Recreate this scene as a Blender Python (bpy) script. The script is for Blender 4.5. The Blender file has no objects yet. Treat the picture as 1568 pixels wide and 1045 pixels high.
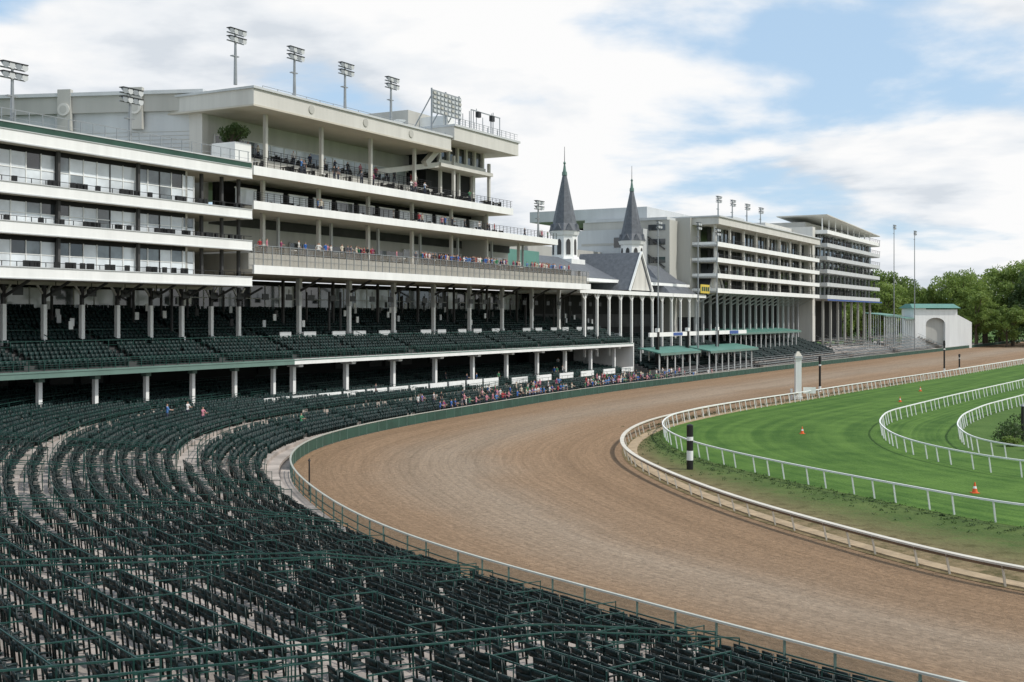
import bpy, math, random
import numpy as np
from mathutils import Matrix, Vector
random.seed(7); np.random.seed(7)
scene = bpy.context.scene
COL = scene.collection

# ------------------------------------------------------------------ materials
def new_mat(name):
    m = bpy.data.materials.new(name); m.use_nodes = True
    nt = m.node_tree
    return m, nt, nt.nodes, nt.links, nt.nodes["Principled BSDF"]

def mat(name, c, rough=0.6, var=0.15, scale=0.6, metal=0.0, bump=0.0, spec=0.4, streak=False, dirt=None):
    m, nt, N, L, b = new_mat(name)
    tc = N.new("ShaderNodeTexCoord")
    mp = N.new("ShaderNodeMapping"); L.new(tc.outputs["Object"], mp.inputs[0])
    if streak: mp.inputs["Scale"].default_value = (1.5, 1.5, 0.12)
    n = N.new("ShaderNodeTexNoise"); n.inputs["Scale"].default_value = scale
    n.inputs["Detail"].default_value = 5; n.inputs["Roughness"].default_value = 0.65
    L.new(mp.outputs[0], n.inputs["Vector"])
    r = N.new("ShaderNodeValToRGB")
    r.color_ramp.elements[0].position = 0.3; r.color_ramp.elements[1].position = 0.7
    lo = [x*(1-var) for x in c]; hi = [min(1, x*(1+var)) for x in c]
    if dirt: lo = dirt
    r.color_ramp.elements[0].color = (*lo, 1); r.color_ramp.elements[1].color = (*hi, 1)
    L.new(n.outputs["Fac"], r.inputs[0]); L.new(r.outputs[0], b.inputs["Base Color"])
    b.inputs["Roughness"].default_value = rough
    b.inputs["Metallic"].default_value = metal
    b.inputs["Specular IOR Level"].default_value = spec
    if bump > 0:
        bp = N.new("ShaderNodeBump"); bp.inputs["Strength"].default_value = bump
        n2 = N.new("ShaderNodeTexNoise"); n2.inputs["Scale"].default_value = scale*12
        L.new(tc.outputs["Object"], n2.inputs["Vector"])
        L.new(n2.outputs["Fac"], bp.inputs["Height"]); L.new(bp.outputs[0], b.inputs["Normal"])
    return m

WHITE = mat("white_paint", (0.80, 0.81, 0.79), 0.5, 0.07, 0.5, streak=True)
CREAM = mat("cream_panel", (0.58, 0.57, 0.53), 0.7, 0.10, 0.4, streak=True)
GREY = mat("light_grey_siding", (0.52, 0.54, 0.545), 0.6, 0.08, 0.3, streak=True)
BEIGE = mat("beige_wall", (0.44, 0.435, 0.40), 0.75, 0.10, 0.2, streak=True)
CEIL = mat("ceiling_soffit", (0.52, 0.49, 0.42), 0.8, 0.08, 0.3)
CONC = mat("concrete", (0.36, 0.315, 0.28), 0.9, 0.35, 0.45, bump=0.25)
DCONC = mat("shaded_concrete", (0.07, 0.07, 0.07), 0.9, 0.25, 0.5)  # darker copy of concrete with under-deck shade put into its colour
GREEN = mat("green_pipe_paint", (0.014, 0.055, 0.045), 0.45, 0.3, 0.8)
TEAL = mat("teal_roof_metal", (0.10, 0.24, 0.20), 0.45, 0.12, 0.4)
TRIMG = mat("sage_green_trim", (0.13, 0.21, 0.18), 0.5, 0.12, 0.4)
SEAT = mat("dark_green_seat", (0.006, 0.017, 0.016), 0.40, 0.5, 1.5, spec=0.30)
SEATF = mat("green_seat_far", (0.009, 0.024, 0.023), 0.5, 0.5, 0.7, spec=0.28)
GSEAT = mat("grey_bleacher", (0.22, 0.24, 0.24), 0.5, 0.3, 0.5)
DARK = mat("dark_shade_fill", (0.012, 0.013, 0.013), 0.8, 0.4, 0.4)  # near-black colour, shade under the decks painted into walls and recesses
STEEL = mat("galvanised_steel", (0.30, 0.32, 0.33), 0.4, 0.15, 1.0, metal=0.4)
BLACK = mat("black_paint", (0.015, 0.015, 0.016), 0.4, 0.2, 1.0)
SLATE = mat("slate_roof", (0.11, 0.12, 0.135), 0.6, 0.25, 1.5, bump=0.3)
COPPER = mat("verdigris_copper", (0.12, 0.2, 0.17), 0.5, 0.2, 1.0)
YEL = mat("yellow_paint", (0.6, 0.46, 0.07), 0.5, 0.1, 1.0)
ORG = mat("orange_plastic", (0.75, 0.13, 0.03), 0.5, 0.1, 1.0)
BLUE = mat("blue_paint", (0.05, 0.10, 0.30), 0.5, 0.1, 1.0)
CREAMRAIL = mat("cream_rail_cap", (0.60, 0.56, 0.48), 0.55, 0.12, 0.7)
TANP = mat("tan_rail_panel", (0.20, 0.14, 0.09), 0.7, 0.2, 0.7)
HEDGE = mat("green_rail_panel", (0.025, 0.07, 0.05), 0.6, 0.25, 0.5)
RAILTOP = mat("pale_rail_top", (0.44, 0.45, 0.40), 0.45, 0.12, 0.8)
BARK = mat("bark", (0.10, 0.075, 0.055), 0.9, 0.3, 2.0)

def glass(name, c, rough, var):
    m, nt, N, L, b = new_mat(name)
    tc = N.new("ShaderNodeTexCoord")
    n = N.new("ShaderNodeTexNoise"); n.inputs["Scale"].default_value = 0.35; n.inputs["Detail"].default_value = 4
    L.new(tc.outputs["Object"], n.inputs["Vector"])
    r = N.new("ShaderNodeValToRGB"); r.color_ramp.elements[0].position = .35; r.color_ramp.elements[1].position = .65
    r.color_ramp.elements[0].color = (*[x*(1-var) for x in c], 1); r.color_ramp.elements[1].color = (*[min(1, x*(1+var)) for x in c], 1)
    L.new(n.outputs["Fac"], r.inputs[0]); L.new(r.outputs[0], b.inputs["Base Color"])
    b.inputs["Roughness"].default_value = rough
    b.inputs["Specular IOR Level"].default_value = 1.0
    return m
GLD = glass("dark_glass", (0.035, 0.042, 0.047), 0.05, 0.6)
GLM = glass("mid_glass", (0.17, 0.20, 0.215), 0.08, 0.5)
GLP = glass("painted_reflection_glass", (0.66, 0.71, 0.74), 0.12, 0.22)  # pale base colour stands in for bright sky reflected in the panes

def mesh_screen(name, c, alpha):
    m, nt, N, L, b = new_mat(name)
    b.inputs["Base Color"].default_value = (*c, 1); b.inputs["Alpha"].default_value = alpha
    b.inputs["Roughness"].default_value = 0.6
    return m
SCREEN = mesh_screen("tan_mesh_screen", (0.42, 0.38, 0.32), 0.28)
WSCREEN = mesh_screen("green_wire_mesh", (0.03, 0.08, 0.065), 0.3)

# ------------------------------------------------------------------ mesh builder
class MB:
    def __init__(s): s.v = []; s.f = []; s.m = []; s.mats = []
    def mi(s, m):
        if m not in s.mats: s.mats.append(m)
        return s.mats.index(m)
    def faces(s, vs, fs, m):
        b = len(s.v); s.v.extend(vs); k = s.mi(m)
        for f in fs: s.f.append(tuple(b+i for i in f)); s.m.append(k)
    def box(s, x0, x1, y0, y1, z0, z1, m):
        s.faces([(x0,y0,z0),(x1,y0,z0),(x1,y1,z0),(x0,y1,z0),(x0,y0,z1),(x1,y0,z1),(x1,y1,z1),(x0,y1,z1)],
                [(0,3,2,1),(4,5,6,7),(0,1,5,4),(1,2,6,5),(2,3,7,6),(3,0,4,7)], m)
    def prism(s, poly, z0, z1, m):
        n = len(poly)
        vs = [(p[0],p[1],z0) for p in poly]+[(p[0],p[1],z1) for p in poly]
        s.faces(vs, [tuple(range(n-1,-1,-1)), tuple(range(n,2*n))]+[(i,(i+1)%n,n+(i+1)%n,n+i) for i in range(n)], m)
    def hull(s, a, b, m):
        n = len(a)
        s.faces(list(a)+list(b), [tuple(range(n-1,-1,-1)), tuple(range(n,2*n))]+[(i,(i+1)%n,n+(i+1)%n,n+i) for i in range(n)], m)
    def cyl(s, cx, cy, z0, z1, r0, r1, n, m, ph=0.0):
        a = [(cx+r0*math.cos(ph+2*math.pi*i/n), cy+r0*math.sin(ph+2*math.pi*i/n), z0) for i in range(n)]
        b = [(cx+r1*math.cos(ph+2*math.pi*i/n), cy+r1*math.sin(ph+2*math.pi*i/n), z1) for i in range(n)]
        s.hull(a, b, m)
    def beam(s, p, q, w, m, w2=None, n=4):
        p = Vector(p); q = Vector(q); d = (q-p)
        if d.length < 1e-6: return
        d.normalize(); up = Vector((0,0,1)) if abs(d.z) < .95 else Vector((1,0,0))
        a = d.cross(up).normalized(); b = a.cross(d).normalized()
        w2 = w if w2 is None else w2
        ra = []; rb = []
        for i in range(n):
            t = 2*math.pi*(i+.5)/n
            o = a*math.cos(t)+b*math.sin(t)
            ra.append(tuple(p+o*w*.707)); rb.append(tuple(q+o*w2*.707))
        s.hull(ra, rb, m)
    def sweep(s, pts, w, h, m):
        n = len(pts); vs = []
        for i in range(n):
            a = pts[max(0,i-1)]; b = pts[min(n-1,i+1)]
            tx, ty = b[0]-a[0], b[1]-a[1]; l = math.hypot(tx, ty) or 1
            nx, ny = -ty/l, tx/l; x, y, z = pts[i]
            vs += [(x+nx*w/2,y+ny*w/2,z),(x-nx*w/2,y-ny*w/2,z),(x-nx*w/2,y-ny*w/2,z+h),(x+nx*w/2,y+ny*w/2,z+h)]
        fs = []
        for i in range(n-1):
            for j in range(4):
                fs.append((4*i+j, 4*i+(j+1)%4, 4*i+4+(j+1)%4, 4*i+4+j))
        s.faces(vs, fs, m)
    def rail(s, u0, u1, y, z, h, sp, m, nh=3, w=0.05, screen=None):
        s.box(u0, u1, y-w/2, y+w/2, z+h-w, z+h, m)
        for k in range(1, nh):
            s.box(u0, u1, y-.012, y+.012, z+h*k/nh-.015, z+h*k/nh+.015, m)
        u = u0
        while u <= u1+.01:
            s.box(u-w/2, u+w/2, y-w/2-.004, y+w/2+.004, z, z+h-.005, m); u += sp
        if screen:
            s.faces([(u0,y+.05,z+.05),(u1,y+.05,z+.05),(u1,y+.05,z+h-.08),(u0,y+.05,z+h-.08)], [(0,1,2,3)], screen)
    def build(s, name, parent=None, mtx=None, smooth=False):
        me = bpy.data.meshes.new(name); me.from_pydata(s.v, [], s.f)
        for m in s.mats: me.materials.append(m)
        me.polygons.foreach_set("material_index", s.m)
        if smooth: me.polygons.foreach_set("use_smooth", [True]*len(s.f))
        me.update()
        o = bpy.data.objects.new(name, me); COL.objects.link(o)
        if parent: o.parent = parent
        elif mtx is not None: o.matrix_world = mtx
        return o

def empty(name, mtx=None):
    e = bpy.data.objects.new(name, None); COL.objects.link(e)
    if mtx is not None: e.matrix_world = mtx
    return e

ANG = math.atan2(.875, .484)
CA, SA = math.cos(ANG), math.sin(ANG)
FR = Matrix.Translation((-105, 0, 0)) @ Matrix.Rotation(ANG, 4, 'Z')
def L2W(u, y): return (-105+u*CA-y*SA, u*SA+y*CA)
def W2L(X, Y): return ((X+105)*CA+Y*SA, -(X+105)*SA+Y*CA)

# ------------------------------------------------------------------ curves
def curve(pts, step=1.0, smooth=6):
    P = np.array(pts, float)
    d = np.r_[0, np.cumsum(np.hypot(*np.diff(P, axis=0).T))]
    s = np.arange(0, d[-1], step)
    Q = np.c_[np.interp(s, d, P[:,0]), np.interp(s, d, P[:,1])]
    w = int(smooth/step)
    for _ in range(3):
        k = np.ones(2*w+1)/(2*w+1)
        E = np.r_[np.repeat(Q[:1], w, 0)+(Q[1]-Q[0])*np.arange(-w,0)[:,None], Q, np.repeat(Q[-1:], w, 0)+(Q[-1]-Q[-2])*np.arange(1,w+1)[:,None]]
        Q = np.c_[np.convolve(E[:,0], k, 'valid'), np.convolve(E[:,1], k, 'valid')]
    d = np.r_[0, np.cumsum(np.hypot(*np.diff(Q, axis=0).T))]
    s = np.arange(0, d[-1], step)
    return np.c_[np.interp(s, d, Q[:,0]), np.interp(s, d, Q[:,1])]
def normals(Q):
    T = np.gradient(Q, axis=0); T /= np.hypot(T[:,0], T[:,1])[:,None]
    return T, np.c_[-T[:,1], T[:,0]]

OUT = curve([(50,8),(30,20),(19,29.5),(12.6,35.1),(10,38.5),(6.6,43.2),(4.3,46.1),(1,49.8),(-2.4,53.9),(-5.5,58.7),(-8.7,64.5),(-11.8,72.4),(-15.0,81.4),(-17.4,89.6),(-18.4,98.6),(-18.2,107.8),(-15.8,118.2),(-11.8,129.9),(-6.8,141.2),(-1,154),(5,167.7),(15.8,188.7),(24,203),(39,229),(61,267),(251,577),(400,822)])
INN = curve([(100,14),(70,24),(45,35),(30,44.2),(22,50.4),(19.3,56.2),(16.6,63.1),(13.9,70.3),(11.9,78.8),(10.3,87.6),(9.3,96.2),(9.6,105.5),(11.5,116.1),(15.3,127.4),(21.3,139.1),(29.5,153.3),(40.5,169.1),(54.6,190.5),(88,239.3),(135.7,311),(300,570),(455,830)], 1.0, 4)
TOUT = curve([(110,40),(80,46),(55,53),(38,60.5),(28.8,66.1),(25.2,74.3),(21.7,82.1),(18.8,89.6),(16.6,96.2),(15.2,102.2),(14.5,110.8),(15.1,119.6),(17.6,129.9),(23,140.6),(31.2,153.3),(42.2,169.1),(56.3,190.5),(90,239.3),(138,311),(303,570),(458,830)], 1.0, 3)
TIN = curve([(120,62),(90,66),(60,73),(44,81),(37.8,86.8),(35.6,93.9),(34.6,100.1),(34.8,107.8),(37.2,119.6),(42.5,133.5),(49.4,144.3),(62.8,164.9),(88.1,202.3),(150,300),(330,580)], 1.0, 3)
TIN2 = curve([(120,74),(70,80),(50,88),(41.9,96.2),(40.6,103.8),(43.8,116.1),(49.8,129.9),(58.2,144.3),(70.6,162.1),(100,208),(200,365)], 1.0, 3)

def resamp(Q, n):
    d = np.r_[0, np.cumsum(np.hypot(*np.diff(Q, axis=0).T))]
    s = np.linspace(0, d[-1], n)
    return np.c_[np.interp(s, d, Q[:,0]), np.interp(s, d, Q[:,1])]

def strip(name, A, B, z, m, nx=8, n=500):
    a = resamp(A, n)
    idx = []; j = 0
    bb = resamp(B, n*6)
    for i in range(n):
        hi = min(len(bb), j+160)
        dd = ((bb[j:hi]-a[i])**2).sum(1); j = j+int(dd.argmin()); idx.append(j)
    idx = np.array(idx, float)
    k = np.ones(15)/15; idx = np.convolve(np.r_[np.repeat(idx[0],7), idx, np.repeat(idx[-1],7)], k, 'valid')
    b = bb[np.clip(idx.astype(int), 0, len(bb)-1)]
    al = np.r_[0, np.cumsum(np.hypot(*np.diff((a+b)/2, axis=0).T))]
    t = np.linspace(0, 1, nx)
    V = (a[:,None,:]*(1-t)[None,:,None]+b[:,None,:]*t[None,:,None]).reshape(-1, 2)
    V3 = np.c_[V, np.full(len(V), z)]
    F = []
    for i in range(n-1):
        for q in range(nx-1):
            F.append((i*nx+q, (i+1)*nx+q, (i+1)*nx+q+1, i*nx+q+1))
    me = bpy.data.meshes.new(name); me.from_pydata(V3.tolist(), [], F)
    uv = me.uv_layers.new(name="UVMap")
    li = np.zeros(len(me.loops), int); me.loops.foreach_get("vertex_index", li)
    U = np.c_[np.tile(t, n), np.repeat(al, nx)][li]
    uv.data.foreach_set("uv", U.astype(np.float32).ravel())
    me.materials.append(m); me.update()
    o = bpy.data.objects.new(name, me); COL.objects.link(o)
    return o

# ---- ground materials
def dirt_mat():
    m, nt, N, L, b = new_mat("harrowed_track_dirt")
    uv = N.new("ShaderNodeUVMap"); uv.uv_map = "UVMap"
    tc = N.new("ShaderNodeTexCoord")
    sep = N.new("ShaderNodeSeparateXYZ"); L.new(uv.outputs[0], sep.inputs[0])
    def nz(scale, det, rough, vec, dist=0):
        n = N.new("ShaderNodeTexNoise"); n.inputs["Scale"].default_value = scale; n.inputs["Detail"].default_value = det
        n.inputs["Roughness"].default_value = rough; n.inputs["Distortion"].default_value = dist; L.new(vec, n.inputs["Vector"]); return n.outputs["Fac"]
    def mapp(sx, sy):
        mp = N.new("ShaderNodeMapping"); mp.inputs["Scale"].default_value = (sx, sy, 1); L.new(uv.outputs[0], mp.inputs[0]); return mp.outputs[0]
    big = nz(.045, 5, .55, tc.outputs["Object"])
    st = nz(1, 6, .75, mapp(130, .18))
    st2 = nz(1, 3, .5, mapp(14, .012), .3)
    cl = nz(1.6, 8, .8, tc.outputs["Object"], .4)
    vo = nz(1, 4, .7, mapp(80, 2.8), .5)
    add = N.new("ShaderNodeMath"); add.operation = 'MULTIPLY_ADD'; add.inputs[1].default_value = 0.35
    L.new(big, add.inputs[0]); L.new(sep.outputs["X"], add.inputs[2])
    r = N.new("ShaderNodeValToRGB"); e = r.color_ramp.elements
    e[0].position = .12; e[0].color = (.270,.176,.106,1)
    e[1].position = 1.0; e[1].color = (.275,.182,.112,1)
    for p, c in ((.38,(.285,.194,.124,1)),(.52,(.300,.224,.158,1)),(.66,(.318,.246,.180,1)),(.83,(.288,.198,.128,1))):
        q = e.new(p); q.color = c
    L.new(add.outputs[0], r.inputs[0])
    def mul(prev, src, lo, hi, a=.3, bb=.7):
        rr = N.new("ShaderNodeMapRange"); rr.inputs[1].default_value = a; rr.inputs[2].default_value = bb
        rr.inputs[3].default_value = lo; rr.inputs[4].default_value = hi; L.new(src, rr.inputs[0])
        mx = N.new("ShaderNodeVectorMath"); mx.operation = 'SCALE'; L.new(prev, mx.inputs[0]); L.new(rr.outputs[0], mx.inputs["Scale"])
        return mx.outputs[0]
    o = mul(r.outputs[0], st, .82, 1.14)
    o = mul(o, st2, .89, 1.09)
    o = mul(o, cl, .85, 1.12)
    o = mul(o, vo, .72, 1.20)
    wv = N.new("ShaderNodeTexWave"); wv.wave_type = 'BANDS'; wv.bands_direction = 'X'; wv.inputs["Scale"].default_value = 1.0
    wv.inputs["Distortion"].default_value = 3.0; wv.inputs["Detail"].default_value = 3; wv.inputs["Detail Scale"].default_value = .6
    L.new(mapp(11, .03), wv.inputs["Vector"])
    o = mul(o, wv.outputs["Fac"], .93, 1.01, .0, .3)
    L.new(o, b.inputs["Base Color"]); b.inputs["Roughness"].default_value = .97; b.inputs["Specular IOR Level"].default_value = .1
    bp = N.new("ShaderNodeBump"); bp.inputs["Strength"].default_value = .8; bp.inputs["Distance"].default_value = .12
    ad = N.new("ShaderNodeMath"); ad.operation = 'ADD'; L.new(cl, ad.inputs[0]); L.new(vo, ad.inputs[1])
    L.new(ad.outputs[0], bp.inputs["Height"]); L.new(bp.outputs[0], b.inputs["Normal"])
    return m
def turf_mat(name, c1, c2, stripes, verge=False):
    m, nt, N, L, b = new_mat(name)
    tc = N.new("ShaderNodeTexCoord")
    uv = N.new("ShaderNodeUVMap"); uv.uv_map = "UVMap"
    n1 = N.new("ShaderNodeTexNoise"); n1.inputs["Scale"].default_value = .25; n1.inputs["Detail"].default_value = 8; n1.inputs["Roughness"].default_value = .7
    L.new(tc.outputs["Object"], n1.inputs["Vector"])
    n2 = N.new("ShaderNodeTexNoise"); n2.inputs["Scale"].default_value = 5; n2.inputs["Detail"].default_value = 6
    L.new(tc.outputs["Object"], n2.inputs["Vector"])
    ad = N.new("ShaderNodeMath"); ad.operation = 'MULTIPLY_ADD'; ad.inputs[1].default_value = .4; L.new(n2.outputs["Fac"], ad.inputs[0]); L.new(n1.outputs["Fac"], ad.inputs[2])
    src = ad.outputs[0]
    if stripes:
        mp = N.new("ShaderNodeMapping"); mp.inputs["Scale"].default_value = (stripes, .02, 1); L.new(uv.outputs[0], mp.inputs[0])
        s = N.new("ShaderNodeTexNoise"); s.inputs["Scale"].default_value = 1; s.inputs["Detail"].default_value = 2; L.new(mp.outputs[0], s.inputs["Vector"])
        a2 = N.new("ShaderNodeMath"); a2.operation = 'MULTIPLY_ADD'; a2.inputs[1].default_value = .8; L.new(s.outputs["Fac"], a2.inputs[0]); L.new(src, a2.inputs[2])
        a3 = N.new("ShaderNodeMath"); a3.operation = 'SUBTRACT'; a3.inputs[1].default_value = .40; L.new(a2.outputs[0], a3.inputs[0]); src = a3.outputs[0]
    r = N.new("ShaderNodeValToRGB"); e = r.color_ramp.elements
    e[0].position = .5; e[0].color = (*c1, 1); e[1].position = .92; e[1].color = (*c2, 1)
    L.new(src, r.inputs[0]); out = r.outputs[0]
    if verge:
        sp = N.new("ShaderNodeSeparateXYZ"); L.new(uv.outputs[0], sp.inputs[0])
        nn = N.new("ShaderNodeTexNoise"); nn.inputs["Scale"].default_value = .9; nn.inputs["Detail"].default_value = 9; nn.inputs["Roughness"].default_value = .75
        L.new(tc.outputs["Object"], nn.inputs["Vector"])
        ma = N.new("ShaderNodeMath"); ma.operation = 'MULTIPLY_ADD'; ma.inputs[1].default_value = 1.1; L.new(nn.outputs["Fac"], ma.inputs[0]); L.new(sp.outputs["X"], ma.inputs[2])
        rr = N.new("ShaderNodeValToRGB"); rr.color_ramp.elements[0].position = .50; rr.color_ramp.elements[1].position = .80
        mh = N.new("ShaderNodeMath"); mh.operation = 'MULTIPLY'; mh.inputs[1].default_value = .62; L.new(ma.outputs[0], mh.inputs[0]); L.new(mh.outputs[0], rr.inputs[0])
        mx = N.new("ShaderNodeMix"); mx.data_type = 'RGBA'; L.new(rr.outputs[0], mx.inputs[0])
        rs = N.new("ShaderNodeValToRGB"); rs.color_ramp.elements[0].position = .38; rs.color_ramp.elements[0].color = (.085,.075,.03,1); rs.color_ramp.elements[1].position = .62; rs.color_ramp.elements[1].color = (.26,.19,.11,1)
        L.new(nn.outputs["Fac"], rs.inputs[0]); L.new(rs.outputs[0], mx.inputs[6]); L.new(out, mx.inputs[7]); out = mx.outputs[2]
    L.new(out, b.inputs["Base Color"])
    b.inputs["Roughness"].default_value = .9; b.inputs["Specular IOR Level"].default_value = .12
    bp = N.new("ShaderNodeBump"); bp.inputs["Strength"].default_value = .7; bp.inputs["Distance"].default_value = .1
    L.new(n2.outputs["Fac"], bp.inputs["Height"]); L.new(bp.outputs[0], b.inputs["Normal"])
    return m
DIRT = dirt_mat()
TURF = turf_mat("mown_turf", (.042,.100,.017), (.100,.185,.036), 18)
INFG = turf_mat("infield_grass", (.052,.105,.022), (.098,.165,.04), 0)
VERGE = turf_mat("verge_grass", (.046,.085,.02), (.11,.15,.045), 0, True)

g = MB(); g.faces([(-3500,-600,-.06),(3500,-600,-.06),(3500,5000,-.06),(-3500,5000,-.06)], [(0,1,2,3)], INFG)
g.build("ground")
strip("dirt_track", OUT, INN, 0.0, DIRT, 14, 700)
strip("verge_strip", INN, TOUT, 0.02, VERGE, 6, 500)
strip("turf_course", TOUT, TIN, 0.03, TURF, 8, 500)
strip("inner_turf_strip", TIN, TIN2, 0.01, TURF, 4, 400)

# ------------------------------------------------------------------ terraces
T_OUT, N_OUT = normals(OUT)
def Zd(d): return .3+.2*max(0, min(d, 10)-1)+.1*max(0, d-10)
PITCH = .95; ROWS = 44
WALK = {5, 14, 23, 32}
YW = 79
rows = []; d = 1.9
for k in range(ROWS):
    w = 1.5 if k in WALK else PITCH
    rows.append((d+w/2, w, Zd(d+w/2), k in WALK)); d += w
prof = [(-.15,-.03), (.9, -.03), (.9, .3), (1.9, .3)]
for (dc, w, z, wk) in rows: prof += [(dc-w/2, z), (dc+w/2, z)]
def ribbon(name, Q, NN, prof, m):
    n = len(Q); p = len(prof)
    V = []
    for i in range(n):
        for (dd, z) in prof: V.append((Q[i,0]+NN[i,0]*dd, Q[i,1]+NN[i,1]*dd, z))
    F = [(i*p+j, i*p+j+1, (i+1)*p+j+1, (i+1)*p+j) for i in range(n-1) for j in range(p-1)]
    mb = MB(); mb.faces(V, F, m); return mb.build(name)
smax = next(i for i in range(len(OUT)) if OUT[i,1] > 222)
ribbon("concrete_terrace", OUT[:smax:2], N_OUT[:smax:2], prof, CONC)
ribbon("concrete_apron", OUT[smax-6:620], N_OUT[smax-6:620], [(-.1,-.03),(.9,-.03),(.9,.05),(60,.4)], CONC)

def tboxes(bl):
    V = []; F = []
    for (x0,x1,y0,y1,z0,z1,sh) in bl:
        b = len(V)
        V += [(x0,y0,z0),(x1,y0,z0),(x1,y1,z0),(x0,y1,z0),(x0,y0+sh,z1),(x1,y0+sh,z1),(x1,y1+sh,z1),(x0,y1+sh,z1)]
        F += [[b,b+3,b+2,b+1],[b+4,b+5,b+6,b+7],[b,b+1,b+5,b+4],[b+1,b+2,b+6,b+5],[b+2,b+3,b+7,b+6],[b+3,b,b+4,b+7]]
    return np.array(V), np.array(F)
S_OPEN = tboxes([(-.21,.21,.16,.19,.52,.66,.03),(-.20,.20,.20,.23,.70,.86,.04),(-.21,.21,-.24,.12,.42,.455,0),
                 (-.24,-.21,.10,.15,0,.84,.08),(.21,.24,.10,.15,0,.84,.08),(-.25,-.21,-.2,.14,.60,.64,0),(.21,.25,-.2,.14,.60,.64,0)])
S_FOLD = tboxes([(-.21,.21,.16,.19,.52,.66,.03),(-.20,.20,.20,.23,.70,.86,.04),(-.20,.20,.04,.08,.44,.80,.05),
                 (-.24,-.21,.10,.15,0,.84,.08),(.21,.24,.10,.15,0,.84,.08),(-.25,-.21,-.2,.14,.60,.64,0),(.21,.25,-.2,.14,.60,.64,0)])
S_LOW = tboxes([(-.22,.22,.14,.18,.44,.86,.06),(-.22,.22,-.22,.12,.40,.45,0),(-.25,-.20,-.15,.15,0,.62,0)])
def replicate(name, tmpl, P, T, Nn, m, parent=None):
    V, F = tmpl; k = len(P); n = len(V)
    if k == 0: return
    P = np.asarray(P, float); T = np.asarray(T, float); Nn = np.asarray(Nn, float)
    X = P[:,None,0]+V[None,:,0]*T[:,None,0]+V[None,:,1]*Nn[:,None,0]
    Y = P[:,None,1]+V[None,:,0]*T[:,None,1]+V[None,:,1]*Nn[:,None,1]
    Z = P[:,None,2]+V[None,:,2]
    co = np.stack([X,Y,Z], -1).reshape(-1,3).astype(np.float32)
    FF = (F[None]+(np.arange(k)*n)[:,None,None]).reshape(-1,4)
    me = bpy.data.meshes.new(name)
    me.vertices.add(len(co)); me.vertices.foreach_set("co", co.ravel())
    me.loops.add(FF.size); me.loops.foreach_set("vertex_index", FF.ravel().astype(np.int32))
    me.polygons.add(len(FF)); me.polygons.foreach_set("loop_start", np.arange(0, FF.size, 4, dtype=np.int32))
    me.polygons.foreach_set("loop_total", np.full(len(FF), 4, np.int32))
    me.materials.append(m); me.update(calc_edges=True)
    o = bpy.data.objects.new(name, me); COL.objects.link(o)
    if parent: o.parent = parent
    return o

seating = empty("stadium_seating")
near_o, near_f, far_ = [], [], []
pipes = MB()
AISLE = 13.0
def blocked(X, Y):
    u, yl = W2L(X, Y)
    return yl > 8 or Y < 14 or X < -.56*Y-6 or u > 250
BOX = 4.2
for ri, (dc, w, z, wk) in enumerate(rows):
    Q = OUT[:smax]+N_OUT[:smax]*dc
    sl = np.r_[0, np.cumsum(np.hypot(*np.diff(Q, axis=0).T))]
    ss = np.arange(random.uniform(0,.5), sl[-1], .54)
    bi = np.interp(ss, sl, np.arange(smax))
    ph = (ri//2)*1.7
    for s_, b_ in zip(ss, bi):
        i = int(b_); f = b_-i; j = min(i+1, smax-1)
        fac = 1+dc/45.0
        if (b_ % AISLE) < 1.1/fac: continue
        X = Q[i,0]*(1-f)+Q[j,0]*f; Y = Q[i,1]*(1-f)+Q[j,1]*f
        if blocked(X, Y): continue
        if wk and Y > YW: continue
        if Y < 95 and ((s_+ph) % BOX) < .5:
            if ri % 2 == 0 and random.random() < .9:
                T0, N0 = T_OUT[i], N_OUT[i]
                p0 = (X-N0[0]*.45, Y-N0[1]*.45); p1 = (X+N0[0]*.45, Y+N0[1]*.45); p2 = (X+N0[0]*1.35, Y+N0[1]*1.35)
                for zz_ in (.92, .5): pipes.beam((*p0, z+zz_), (*p2, z+zz_+.1), .034, GREEN)
                for pq in (p0, p1, p2): pipes.box(pq[0]-.018, pq[0]+.018, pq[1]-.018, pq[1]+.018, z-.05, z+.95, GREEN)
            continue
        if random.random() < .02: continue
        jx = random.uniform(-.04,.04); a = random.gauss(0, .09)
        t_ = T_OUT[i]*math.cos(a)+N_OUT[i]*math.sin(a); n_ = N_OUT[i]*math.cos(a)-T_OUT[i]*math.sin(a)
        jn = random.gauss(0, .04)
        rec = ((X+jx*T_OUT[i,0]+jn*N_OUT[i,0], Y+jx*T_OUT[i,1]+jn*N_OUT[i,1], z), t_, n_)
        if math.hypot(X, Y) < 90:
            (near_f if random.random() < .35 else near_o).append(rec)
        else: far_.append(rec)
for nm, tm, lst, mm in (("box_seats_open", S_OPEN, near_o, SEAT), ("box_seats_folded", S_FOLD, near_f, SEAT), ("box_seats_far", S_LOW, far_, SEATF)):
    replicate(nm, tm, [r[0] for r in lst], [r[1] for r in lst], [r[2] for r in lst], mm, seating)
def pipe_line(dd, z, h, posts, nh, w, ymin=0):
    def flush(seg):
        if len(seg) < 3: return
        for q in range(nh):
            pipes.sweep([(x, y, z+h*(1-q*.45)-w) for (x, y) in seg], w, w, GREEN)
        for q in range(0, len(seg), posts):
            x, y = seg[q]; pipes.box(x-w/2, x+w/2, y-w/2, y+w/2, z-.1, z+h, GREEN)
    seg = []
    for i in range(smax):
        x, y = OUT[i]+N_OUT[i]*dd
        if (i % AISLE) < 1 or blocked(x, y) or y < ymin: flush(seg); seg = []
        else: seg.append((x, y))
    flush(seg)
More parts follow.
